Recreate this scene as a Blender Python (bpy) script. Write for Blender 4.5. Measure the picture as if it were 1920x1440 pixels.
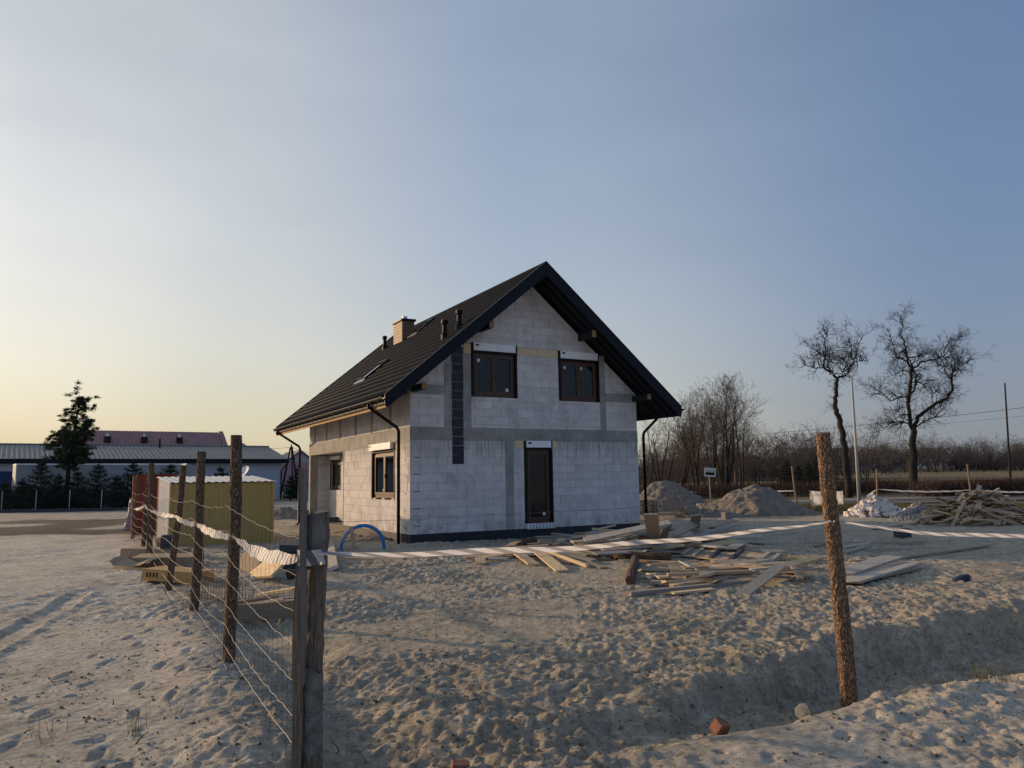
import bpy, math, random
import numpy as np
from mathutils import Vector, Matrix, Euler
R = math.radians
rnd = random.Random(7)
scene = bpy.context.scene
for o in list(bpy.data.objects): bpy.data.objects.remove(o)

# ------------------------------------------------------------------ camera, sky, sun, exposure
FOC, PITCH, ROLL = 1434.1, 0.1242, 0.0166
CAMZ = 1.76
cam_d = bpy.data.cameras.new('camera'); cam = bpy.data.objects.new('camera', cam_d)
scene.collection.objects.link(cam); scene.camera = cam
cam_d.sensor_width = 36; cam_d.lens = 36 * FOC / 1920; cam_d.clip_start = 0.05; cam_d.clip_end = 8000
cam.matrix_world = Matrix.Translation((0, 0, CAMZ)) @ Matrix.Rotation(R(90) + PITCH, 4, 'X') @ Matrix.Rotation(-ROLL, 4, 'Z')
scene.render.resolution_x = 1024; scene.render.resolution_y = 768

SUN_AZ, SUN_EL = R(62), R(12.5)        # sun stands 62 degrees left of the view, 12.5 degrees up
S = Vector((-math.sin(SUN_AZ) * math.cos(SUN_EL), math.cos(SUN_AZ) * math.cos(SUN_EL), math.sin(SUN_EL)))
world = bpy.data.worlds.new('World'); scene.world = world; world.use_nodes = True
wn = world.node_tree.nodes; wl = world.node_tree.links
sky = wn.new('ShaderNodeTexSky'); sky.sky_type = 'NISHITA'; sky.sun_disc = False
sky.sun_elevation = SUN_EL; sky.sun_rotation = -SUN_AZ
sky.air_density = 1.0; sky.dust_density = 0.0; sky.ozone_density = 6.0; sky.altitude = 100
bg = wn['Background']; bg.inputs[1].default_value = 0.09
def wmath(op, a, b=None, c=None):
    q = wn.new('ShaderNodeMath'); q.operation = op
    for i, v in enumerate((a, b, c)):
        if v is None: continue
        if isinstance(v, (int, float)): q.inputs[i].default_value = v
        else: wl.new(v, q.inputs[i])
    return q.outputs[0]
def wvec(op, a, b):
    q = wn.new('ShaderNodeVectorMath'); q.operation = op; wl.new(a, q.inputs[0])
    if isinstance(b, tuple): q.inputs[1].default_value = b
    elif isinstance(b, float): q.inputs['Scale'].default_value = b
    else: wl.new(b, q.inputs['Scale'] if op == 'SCALE' else q.inputs[1])
    return q
wtc = wn.new('ShaderNodeTexCoord'); wdir = wvec('NORMALIZE', wtc.outputs['Generated'], (0, 0, 0)).outputs[0]
wcos = wvec('DOT_PRODUCT', wdir, tuple(S)).outputs['Value']            # cosine of the angle to the sun
wfac = wmath('MULTIPLY_ADD', wcos, .5, .5)
wsep = wn.new('ShaderNodeSeparateXYZ'); wl.new(wdir, wsep.inputs[0])
wel = wmath('MULTIPLY', wmath('ARCSINE', wmath('MAXIMUM', wsep.outputs[2], 0)), 180 / math.pi)
def wramp(stops):
    r = wn.new('ShaderNodeValToRGB'); r.color_ramp.interpolation = 'EASE'; e = r.color_ramp.elements
    while len(e) < len(stops): e.new(.5)
    for k, (c, col) in enumerate(stops):
        e[k].position = c * .5 + .5; e[k].color = (*(v / 2 for v in col), 1)
    wl.new(wfac, r.inputs[0]); return r.outputs[0]
# thin high veil that scatters more towards the sun, and the hazy air near the horizon
veil = wramp([(-1, (.10,.135,.19)), (-.03, (.10,.137,.20)), (.48, (.215,.245,.265)), (.86, (.455,.435,.325)), (1, (1.0,.88,.58))])
haze_c = wramp([(-1, (.27,.28,.315)), (-.05, (.28,.288,.315)), (.47, (.66,.63,.52)), (.75, (.88,.75,.50)), (.89, (1.30,1.09,.72)), (1, (2.0,1.45,.85))])
haze_low = wramp([(-1, (.25,.265,.30)), (-.05, (.255,.275,.31)), (.47, (.56,.53,.44)), (.75, (.60,.50,.32)), (.88, (.52,.385,.21)), (1, (1.2,.85,.42))])
wmp = wn.new('ShaderNodeMapping'); wl.new(wdir, wmp.inputs[0]); wmp.inputs['Rotation'].default_value = (.3, .35, .5); wmp.inputs['Scale'].default_value = (1.5, 1.2, 6)
wnz = wn.new('ShaderNodeTexNoise'); wnz.inputs['Scale'].default_value = 1.6; wnz.inputs['Detail'].default_value = 5; wl.new(wmp.outputs[0], wnz.inputs['Vector'])
streak = wmath('MULTIPLY_ADD', wnz.outputs[0], .5, .75)
veil = wvec('SCALE', veil, streak).outputs[0]
hz_f = wmath('EXPONENT', wmath('MULTIPLY', wel, -1 / 13))
clear = wvec('ADD', sky.outputs[0], wvec('SCALE', veil, 2 / .09).outputs[0]).outputs[0]
wmx = wn.new('ShaderNodeMix'); wmx.data_type = 'RGBA'; wl.new(hz_f, wmx.inputs[0]); wl.new(clear, wmx.inputs[6])
wl.new(wvec('SCALE', haze_c, 2 / .09).outputs[0], wmx.inputs[7])
wm2 = wn.new('ShaderNodeMix'); wm2.data_type = 'RGBA'; wl.new(wmath('EXPONENT', wmath('MULTIPLY', wel, -1 / 5)), wm2.inputs[0]); wl.new(wmx.outputs[2], wm2.inputs[6])
wl.new(wvec('SCALE', haze_low, 2 / .09).outputs[0], wm2.inputs[7]); wl.new(wm2.outputs[2], bg.inputs[0])
sun_d = bpy.data.lights.new('sun', 'SUN'); sun_d.energy = 3.8; sun_d.angle = R(1.2); sun_d.color = (1.0, 0.68, 0.40)
sun = bpy.data.objects.new('sun', sun_d); scene.collection.objects.link(sun)
sun.rotation_euler = (-S).to_track_quat('-Z', 'Y').to_euler()
vs = scene.view_settings
vs.view_transform = 'Standard'; vs.look = 'None'; vs.gamma = 1; vs.exposure = 0.0; vs.use_curve_mapping = False

# ------------------------------------------------------------------ helpers
COL = scene.collection
def ray(x, y):
    dx, dy = x - 960, y - 720
    c, s = math.cos(ROLL), math.sin(ROLL)
    X = (dx * c - dy * s) / FOC; Y = -(dx * s + dy * c) / FOC
    c, s = math.cos(PITCH), math.sin(PITCH)
    return Vector((X, c - Y * s, s + Y * c))
def gp(x, y, z=0.0):                    # the point of height z seen at a place of the photograph
    r = ray(x, y); t = (z - CAMZ) / r.z
    return Vector((0, 0, CAMZ)) + r * t
def at(x, y, D):                        # the point at a given distance ahead
    r = ray(x, y); return Vector((0, 0, CAMZ)) + r * (D / r.y)

class MB:
    def __init__(s): s.v = []; s.f = []
    def add(s, vs, fs):
        n = len(s.v); s.v += [tuple(p) for p in vs]; s.f += [tuple(i + n for i in f) for f in fs]
    def box(s, a, b, M=None):
        x0, y0, z0 = a; x1, y1, z1 = b
        vs = [Vector(p) for p in ((x0,y0,z0),(x1,y0,z0),(x1,y1,z0),(x0,y1,z0),(x0,y0,z1),(x1,y0,z1),(x1,y1,z1),(x0,y1,z1))]
        if M: vs = [M @ p for p in vs]
        s.add(vs, [(0,3,2,1),(4,5,6,7),(0,1,5,4),(1,2,6,5),(2,3,7,6),(3,0,4,7)]); return s
    def prism(s, poly, y0, y1, axes='xz'):   # polygon in (x,z), extruded along y
        n = len(poly)
        vs = [(p[0], y0, p[1]) for p in poly] + [(p[0], y1, p[1]) for p in poly]
        fs = [tuple(range(n)), tuple(range(2*n-1, n-1, -1))] + [(i, i+n, (i+1)%n+n, (i+1)%n) for i in range(n)]
        s.add(vs, fs); return s
    def tube(s, pts, rad, n=8, cap=True):
        pts = [Vector(p) for p in pts]; m = len(pts)
        rad = rad if isinstance(rad, (list, tuple)) else [rad] * m
        vs = []; up = None
        for i, p in enumerate(pts):
            d = (pts[min(i+1, m-1)] - pts[max(i-1, 0)]).normalized()
            if up is None: up = Vector((0,0,1)) if abs(d.z) < .9 else Vector((1,0,0))
            a = (up - d * up.dot(d)).normalized(); b = d.cross(a); up = a
            for k in range(n):
                t = 2*math.pi*k/n; vs.append(p + (a*math.cos(t) + b*math.sin(t)) * rad[i])
        fs = [(i*n+k, i*n+(k+1)%n, (i+1)*n+(k+1)%n, (i+1)*n+k) for i in range(m-1) for k in range(n)]
        if cap: fs += [tuple(range(n-1, -1, -1)), tuple(range((m-1)*n, m*n))]
        s.add(vs, fs); return s
    def mesh(s, name, smooth=False):
        me = bpy.data.meshes.new(name); me.from_pydata(s.v, [], s.f); me.update()
        if smooth: me.polygons.foreach_set('use_smooth', [True] * len(me.polygons))
        return me
    def build(s, name, mat, parent=None, smooth=False):
        return mk(name, s.mesh(name, smooth), mat, parent)
def mk(name, me, mat, parent=None):
    o = bpy.data.objects.new(name, me); COL.objects.link(o)
    if mat is not None and len(me.materials) == 0: me.materials.append(mat)
    if parent: o.parent = parent
    return o
def empty(name, loc=(0,0,0), rz=0.0):
    o = bpy.data.objects.new(name, None); COL.objects.link(o)
    o.location = loc; o.rotation_euler = (0, 0, rz); o.empty_display_size = .2
    return o
def tag(o, label, cat, group=None, kind=None):
    if label: o['label'] = label
    if cat: o['category'] = cat
    if group: o['group'] = group
    if kind: o['kind'] = kind
    return o
def npmesh(name, V, F, smooth=False):       # fast mesh from numpy arrays; F is (n,3) or (n,4)
    me = bpy.data.meshes.new(name); k = F.shape[1]
    me.vertices.add(len(V)); me.vertices.foreach_set('co', np.ascontiguousarray(V, dtype=np.float32).ravel())
    me.loops.add(F.size); me.loops.foreach_set('vertex_index', np.ascontiguousarray(F, dtype=np.int32).ravel())
    me.polygons.add(len(F)); me.polygons.foreach_set('loop_start', np.arange(len(F), dtype=np.int32) * k)
    me.polygons.foreach_set('loop_total', np.full(len(F), k, dtype=np.int32))
    if smooth: me.polygons.foreach_set('use_smooth', np.ones(len(F), dtype=bool))
    me.update(calc_edges=True); return me

# ------------------------------------------------------------------ materials
def mat(name, col, rough=.85, var=.18, scale=6, bump=0.0, bscale=40, metal=0, spec=.3, stretch=None,
        rand=0.0, col2=None, bdist=.01, transl=0):
    m = bpy.data.materials.new(name); m.use_nodes = True
    nt = m.node_tree; N = nt.nodes; L = nt.links; P = N['Principled BSDF']
    P.inputs['Roughness'].default_value = rough; P.inputs['Metallic'].default_value = metal
    P.inputs['Specular IOR Level'].default_value = spec
    tc = N.new('ShaderNodeTexCoord'); mp = N.new('ShaderNodeMapping'); L.new(tc.outputs['Object'], mp.inputs[0])
    if stretch: mp.inputs['Scale'].default_value = stretch
    oi = N.new('ShaderNodeObjectInfo')
    ml = N.new('ShaderNodeMath'); ml.operation = 'MULTIPLY'; ml.inputs[1].default_value = 37; L.new(oi.outputs['Random'], ml.inputs[0])
    cb = N.new('ShaderNodeCombineXYZ')
    for i in range(3): L.new(ml.outputs[0], cb.inputs[i])
    L.new(cb.outputs[0], mp.inputs['Location'])
    nz = N.new('ShaderNodeTexNoise'); nz.inputs['Scale'].default_value = scale; nz.inputs['Detail'].default_value = 6
    nz.inputs['Roughness'].default_value = .65; L.new(mp.outputs[0], nz.inputs['Vector'])
    rp = N.new('ShaderNodeValToRGB'); L.new(nz.outputs[0], rp.inputs[0])
    c2 = col2 or tuple(min(1, c * (1 + var)) for c in col)
    rp.color_ramp.elements[0].position = .3; rp.color_ramp.elements[1].position = .7
    rp.color_ramp.elements[0].color = (*(c * (1 - var) for c in col), 1) if not col2 else (*col, 1)
    rp.color_ramp.elements[1].color = (*c2, 1)
    out = rp.outputs[0]
    if rand:
        hs = N.new('ShaderNodeHueSaturation'); mr = N.new('ShaderNodeMapRange')
        mr.inputs[3].default_value = 1 - rand; mr.inputs[4].default_value = 1 + rand
        L.new(oi.outputs['Random'], mr.inputs[0]); L.new(mr.outputs[0], hs.inputs['Value']); L.new(out, hs.inputs['Color']); out = hs.outputs[0]
    L.new(out, P.inputs['Base Color'])
    if bump:
        n2 = N.new('ShaderNodeTexNoise'); n2.inputs['Scale'].default_value = bscale; n2.inputs['Detail'].default_value = 5
        L.new(mp.outputs[0], n2.inputs['Vector'])
        b = N.new('ShaderNodeBump'); b.inputs['Strength'].default_value = bump; b.inputs['Distance'].default_value = bdist
        L.new(n2.outputs[0], b.inputs['Height']); L.new(b.outputs[0], P.inputs['Normal'])
    if transl:
        t = N.new('ShaderNodeBsdfTranslucent'); L.new(out, t.inputs[0]); mx = N.new('ShaderNodeMixShader'); mx.inputs[0].default_value = transl
        L.new(P.outputs[0], mx.inputs[1]); L.new(t.outputs[0], mx.inputs[2]); L.new(mx.outputs[0], N['Material Output'].inputs[0])
    m.cycles.emission_sampling = 'NONE' if hasattr(m, 'cycles') else 'NONE'
    return m
MT = {}
MT['concrete'] = mat('grey_concrete', (.23,.225,.21), .9, .3, 2.2, .6, 25, col2=(.40,.39,.365))
MT['mortar'] = mat('joint_mortar', (.42,.41,.40), .95, .2, 6)
MT['bitumen'] = mat('bitumen_coating', (.012,.017,.03), .45, .3, 5, .3, 30, spec=.4)
MT['foil'] = mat('dark_foil', (.022,.028,.042), .5, .4, 6, .4, 20, rand=.25)
MT['frame'] = mat('brown_window_frame', (.075,.032,.018), .45, .15, 5, spec=.4, stretch=(8,8,1))
MT['black'] = mat('black_painted_metal', (.006,.006,.008), .42, .2, 5, spec=.16)
MT['navy'] = mat('navy_sheet_metal', (.004,.006,.013), .5, .2, 4, spec=.2)
MT['roof'] = mat('black_metal_tile', (.011,.012,.0155), .45, .25, 1.5, spec=.008)
MT['box'] = mat('white_shutter_box', (.86,.86,.86), .5, .06, 3)
MT['foam'] = mat('cream_foam', (.70,.56,.34), .9, .1, 6, .3, 40)
MT['sticker'] = mat('white_sticker', (.7,.7,.7), .6, .02)
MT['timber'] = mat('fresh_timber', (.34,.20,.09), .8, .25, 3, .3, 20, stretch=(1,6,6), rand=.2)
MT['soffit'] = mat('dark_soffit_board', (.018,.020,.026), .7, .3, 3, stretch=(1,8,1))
MT['cladding'] = mat('brown_chimney_cladding', (.20,.125,.075), .6, .15, 6)
MT['steel'] = mat('galvanised_steel', (.55,.56,.58), .35, .15, 8, metal=.8)
MT['plank'] = mat('weathered_plank', (.27,.20,.14), .88, .3, 3.0, .4, 22, stretch=(.8,7,7), rand=.35, col2=(.51,.39,.265))
MT['plankgrey'] = mat('grey_plank', (.27,.245,.21), .9, .25, 3.0, .4, 22, stretch=(.8,7,7), rand=.25, col2=(.50,.455,.39))
MT['plankfresh'] = mat('pale_plank', (.46,.34,.19), .85, .2, 3.0, .4, 22, stretch=(.8,7,7), rand=.2, col2=(.66,.51,.32))
MT['barklog'] = mat('log_bark', (.10,.065,.045), .95, .4, 9, 1.0, 14, stretch=(.5,2,2), rand=.2, bdist=.03)
MT['post'] = mat('post_bark', (.13,.085,.052), .95, .45, 9, 1.0, 18, stretch=(2,2,.55), rand=.15, bdist=.03, col2=(.27,.165,.095))
def bark_mat(name, c0, c1, crack, sc=1.0):
    m = bpy.data.materials.new(name); m.use_nodes = True; nt = m.node_tree; N = nt.nodes; L = nt.links; P = N['Principled BSDF']; P.inputs['Roughness'].default_value = .95; P.inputs['Specular IOR Level'].default_value = .15
    tc = N.new('ShaderNodeTexCoord'); mp = N.new('ShaderNodeMapping'); L.new(tc.outputs['Object'], mp.inputs[0]); mp.inputs['Scale'].default_value = (1, 1, .38)
    wz = N.new('ShaderNodeTexNoise'); wz.inputs['Scale'].default_value = 9; L.new(mp.outputs[0], wz.inputs['Vector'])
    ad = N.new('ShaderNodeVectorMath'); ad.operation = 'MULTIPLY_ADD'; L.new(wz.outputs['Color'], ad.inputs[0]); ad.inputs[1].default_value = (.09,.09,.09); L.new(mp.outputs[0], ad.inputs[2])
    vo = N.new('ShaderNodeTexVoronoi'); vo.feature = 'DISTANCE_TO_EDGE'; vo.inputs['Scale'].default_value = 52*sc; L.new(ad.outputs[0], vo.inputs['Vector'])
    vc = N.new('ShaderNodeTexVoronoi'); vc.inputs['Scale'].default_value = 52*sc; L.new(ad.outputs[0], vc.inputs['Vector'])
    nz = N.new('ShaderNodeTexNoise'); nz.inputs['Scale'].default_value = 40; nz.inputs['Detail'].default_value = 6; L.new(mp.outputs[0], nz.inputs['Vector'])
    sp = N.new('ShaderNodeSeparateColor'); L.new(vc.outputs['Color'], sp.inputs[0])
    am = N.new('ShaderNodeMath'); am.operation = 'MULTIPLY_ADD'; L.new(nz.outputs[0], am.inputs[0]); am.inputs[1].default_value = .8; L.new(sp.outputs[0], am.inputs[2])
    r1 = N.new('ShaderNodeValToRGB'); L.new(am.outputs[0], r1.inputs[0]); r1.color_ramp.elements[0].position = .3; r1.color_ramp.elements[0].color = (*c0,1); r1.color_ramp.elements[1].position = 1.0; r1.color_ramp.elements[1].color = (*c1,1)
    r2 = N.new('ShaderNodeMapRange'); r2.inputs[1].default_value = .0; r2.inputs[2].default_value = .14; L.new(vo.outputs['Distance'], r2.inputs[0])
    mx = N.new('ShaderNodeMix'); mx.data_type = 'RGBA'; L.new(r2.outputs[0], mx.inputs[0]); mx.inputs[6].default_value = (*crack,1); L.new(r1.outputs[0], mx.inputs[7]); L.new(mx.outputs[2], P.inputs['Base Color'])
    hm = N.new('ShaderNodeMath'); hm.operation = 'MULTIPLY_ADD'; L.new(nz.outputs[0], hm.inputs[0]); hm.inputs[1].default_value = .5; L.new(r2.outputs[0], hm.inputs[2])
    b = N.new('ShaderNodeBump'); b.inputs['Strength'].default_value = .9; b.inputs['Distance'].default_value = .012; L.new(hm.outputs[0], b.inputs['Height']); L.new(b.outputs[0], P.inputs['Normal']); return m
MT['post'] = bark_mat('flaky_post_bark', (.10,.070,.050), (.22,.150,.100), (.065,.045,.034)); MT['postred'] = bark_mat('reddish_pine_bark', (.15,.095,.060), (.33,.21,.135), (.10,.064,.043), 1.1)
MT['postgrey'] = mat('old_post_wood', (.07,.056,.044), .92, .4, 7, 1.0, 26, stretch=(9,9,.5), bdist=.02, col2=(.36,.285,.215))
MT['postpale'] = mat('pale_far_post', (.30,.20,.12), .9, .25, 6, .3, 20, stretch=(3,3,.5), rand=.15)
MT['barkgrey'] = mat('grey_bark_patch', (.09,.085,.080), .95, .4, 14, 1.0, 30, bdist=.02, col2=(.24,.23,.22))
MT['wire'] = mat('galvanised_wire', (.36,.33,.29), .5, .2, 20, metal=.3); MT['wiredark'] = mat('dull_wire', (.10,.095,.09), .6, .2, 20)
MT['rust'] = mat('rusty_rebar', (.09,.045,.025), .8, .4, 20)
MT['olive'] = mat('olive_yellow_sheet', (.46,.325,.115), .5, .10, 2, spec=.2)
MT['shedwhite'] = mat('white_sheet_metal', (.66,.64,.60), .5, .08, 2, spec=.3)
MT['redsheet'] = mat('dark_red_sheet', (.20,.030,.022), .5, .15, 2, spec=.3)
MT['hose'] = mat('blue_pipe', (.010,.17,.42), .38, .15, 6, spec=.4)
MT['card'] = mat('cardboard', (.36,.27,.17), .9, .15, 4, .2, 30, rand=.15)
MT['osb'] = mat('yellow_chipboard', (.50,.31,.10), .85, .2, 8, .2, 40)
MT['blockwhite'] = mat('broken_white_block', (.66,.61,.565), .95, .12, 6, .3, 40, rand=.12)
MT['rubble'] = mat('grey_rubble', (.26,.25,.235), .95, .3, 5, .6, 30, rand=.2)
MT['darkblock'] = mat('dark_grey_block', (.06,.068,.078), .9, .2, 8, .3, 30)
MT['tarp'] = mat('white_cloth', (.85,.81,.75), .85, .05, 2, .4, 5, bdist=.04, transl=.7)
MT['brick'] = mat('red_brick', (.26,.115,.075), .9, .25, 20, .5, 60)
MT['bark'] = mat('dark_tree_bark', (.035,.027,.021), .95, .4, 5, .8, 12, stretch=(2,2,.5), bdist=.03)
MT['twig'] = mat('brown_twig', (.070,.052,.042), .95, .2, 2)
MT['twigpale'] = mat('pale_twig', (.13,.095,.075), .95, .25, 1)
MT['wood_far'] = mat('far_twig', (.100,.088,.086), .95, .25, .2)
MT['needle'] = mat('pine_needle', (.036,.050,.024), .9, .4, 2)
MT['spruce'] = mat('spruce_needle', (.018,.030,.020), .9, .4, 2)
MT['galv'] = mat('pale_lamp_pole', (.42,.42,.41), .5, .1, 3)
MT['barnroof'] = mat('grey_green_barn_roof', (.205,.20,.19), .6, .15, .6, spec=.25)
MT['barnwall'] = mat('pale_render', (.46,.48,.52), .9, .08, .5)
MT['redroof'] = mat('faded_red_roof', (.33,.175,.175), .7, .12, .5, spec=.2)
MT['trailer'] = mat('white_trailer', (.33,.33,.33), .6, .1, .4)
MT['blue'] = mat('dark_blue_panel', (.02,.04,.10), .5, .1, 1)
MT['mesh'] = mat('dark_mesh_wire', (.03,.032,.035), .6, .1, 1)
MT['hedge'] = mat('brown_hedge_twig', (.075,.046,.034), .95, .3, 1)
MT['grassblade'] = mat('dry_grass_blade', (.15,.125,.055), .95, .35, 1, transl=.3, col2=(.10,.12,.04))
MT['signwhite'] = mat('white_sign', (.6,.6,.6), .5, .05, 2)

def glass_mat():
    m = bpy.data.materials.new('dark_window_glass'); m.use_nodes = True; P = m.node_tree.nodes['Principled BSDF']
    P.inputs['Base Color'].default_value = (.006,.006,.007,1); P.inputs['Roughness'].default_value = .03
    P.inputs['Specular IOR Level'].default_value = .42
    return m
MT['glass'] = glass_mat()

def tape_mat(name, dark):
    m = bpy.data.materials.new(name); m.use_nodes = True; nt = m.node_tree; N = nt.nodes; L = nt.links; P = N['Principled BSDF']
    uv = N.new('ShaderNodeUVMap'); sp = N.new('ShaderNodeSeparateXYZ'); L.new(uv.outputs[0], sp.inputs[0])
    a = N.new('ShaderNodeMath'); a.operation = 'ADD'; L.new(sp.outputs[0], a.inputs[0]); L.new(sp.outputs[1], a.inputs[1])
    fr = N.new('ShaderNodeMath'); fr.operation = 'FRACT'; L.new(a.outputs[0], fr.inputs[0])
    gt = N.new('ShaderNodeMath'); gt.operation = 'GREATER_THAN'; gt.inputs[1].default_value = .55; L.new(fr.outputs[0], gt.inputs[0])
    mx = N.new('ShaderNodeMix'); mx.data_type = 'RGBA'; mx.inputs[6].default_value = (.88,.86,.84,1); mx.inputs[7].default_value = (dark, dark*.97, dark*.95, 1)
    L.new(gt.outputs[0], mx.inputs[0]); L.new(mx.outputs[2], P.inputs['Base Color']); P.inputs['Roughness'].default_value = .45
    t = N.new('ShaderNodeBsdfTranslucent'); L.new(mx.outputs[2], t.inputs[0]); ms = N.new('ShaderNodeMixShader'); ms.inputs[0].default_value = .45
    L.new(P.outputs[0], ms.inputs[1]); L.new(t.outputs[0], ms.inputs[2]); L.new(ms.outputs[0], N['Material Output'].inputs[0])
    return m
MT['tape'] = tape_mat('striped_barrier_tape', .20); MT['tapepale'] = tape_mat('faded_barrier_tape', .42)

# ------------------------------------------------------------------ numpy noise and the terrain
def vnoise(x, y, seed=0):
    ix = np.floor(x); iy = np.floor(y); fx = x - ix; fy = y - iy
    fx = fx*fx*fx*(fx*(fx*6-15)+10); fy = fy*fy*fy*(fy*(fy*6-15)+10)
    def h(a, b):
        s = np.sin(a*127.1 + b*311.7 + seed*74.7) * 43758.5453
        return s - np.floor(s)
    return (h(ix,iy)*(1-fx)+h(ix+1,iy)*fx)*(1-fy) + (h(ix,iy+1)*(1-fx)+h(ix+1,iy+1)*fx)*fy - .5
def sstep(a, b, x):
    t = np.clip((x - a) / (b - a), 0, 1); return t*t*(3-2*t)
def seg_dist(x, y, pts):                 # distance to a polyline and signed side
    best = np.full(np.shape(x), 1e9); side = np.zeros(np.shape(x)); tt = np.zeros(np.shape(x))
    for i, ((x0,y0),(x1,y1)) in enumerate(zip(pts[:-1], pts[1:])):
        dx, dy = x1-x0, y1-y0; t = np.clip(((x-x0)*dx+(y-y0)*dy)/(dx*dx+dy*dy), 0, 1)
        ex, ey = x-x0-t*dx, y-y0-t*dy; d = np.hypot(ex, ey); m = d < best
        best = np.where(m, d, best); side = np.where(m, np.sign(dx*ey-dy*ex), side); tt = np.where(m, i+t, tt)
    return best, side, tt
TRENCH_R = [(-1.1,4.6),(.1,5.25),(1.2,5.75),(2.1,6.4),(2.9,7.0),(4.2,7.9),(6.0,8.7),(9.5,10.2),(14,12.5)]
TRENCH_L = [(-1.1,4.6),(-1.75,6.2),(-2.45,7.6),(-3.6,9.8),(-5.0,12.2)]
def hbase(x, y):
    x = np.asarray(x, dtype=float); y = np.asarray(y, dtype=float)
    z = np.zeros(np.broadcast(x, y).shape)
    z = z + np.where(y > 75, .012*(np.minimum(y, 420)-75), 0) * sstep(8, 40, x)
    # trench that follows the fence to the right
    d, s, t = seg_dist(x, y, TRENCH_R)
    w = np.interp(t, [0,1,2,3,4,5,6,8], [.55,.5,.45,.5,.65,1.0,1.2,1.3])
    dep = np.interp(t, [0,1,2,3,4,5,6,8], [.0,.02,.10,.20,.29,.40,.46,.45])
    rag = np.interp(t, [0,2,3.5,5], [.9,.8,.6,.35]); lo_ = np.where(s > 0, .55, .1); z = z - dep*(1 - sstep(lo_, 1.0, d/w + rag*(.7*vnoise(x*1.1, y*1.1, 4) + .55*vnoise(x*2.9, y*2.9, 44) + .3*vnoise(x*7, y*7, 45))))
    # spoil ridge on the near side
    z = z + .07*np.exp(-((d-w-.25)/.35)**2) * (s < 0) * sstep(0, 2.0, t) * (.6+1.2*vnoise(x*1.1, y*1.1, 9))
    z = z + .05*np.exp(-((d-w-.1)/.3)**2) * (s > 0) * (.5+1.0*vnoise(x*1.5, y*1.5, 19))
    # hollow inside the left fence, raised path outside
    d, s, t = seg_dist(x, y, TRENCH_L)
    sd = d*s                              # positive on the path side
    f = 1 - sstep(2.6, 4.0, t)
    z = z - .17*f*np.exp(-((sd+.42)/.42)**2) * (.85+.8*vnoise(x*1.3, y*1.3, 14))
    z = z + .12*f*np.exp(-((sd-.35)/.55)**2) * (.8+1.0*vnoise(x*1.2, y*1.2, 24))
    z = z + .05*sstep(0, 1.5, sd)*f
    return z
def hz(x, y): return float(hbase(np.array([x]), np.array([y]))[0])

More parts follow.
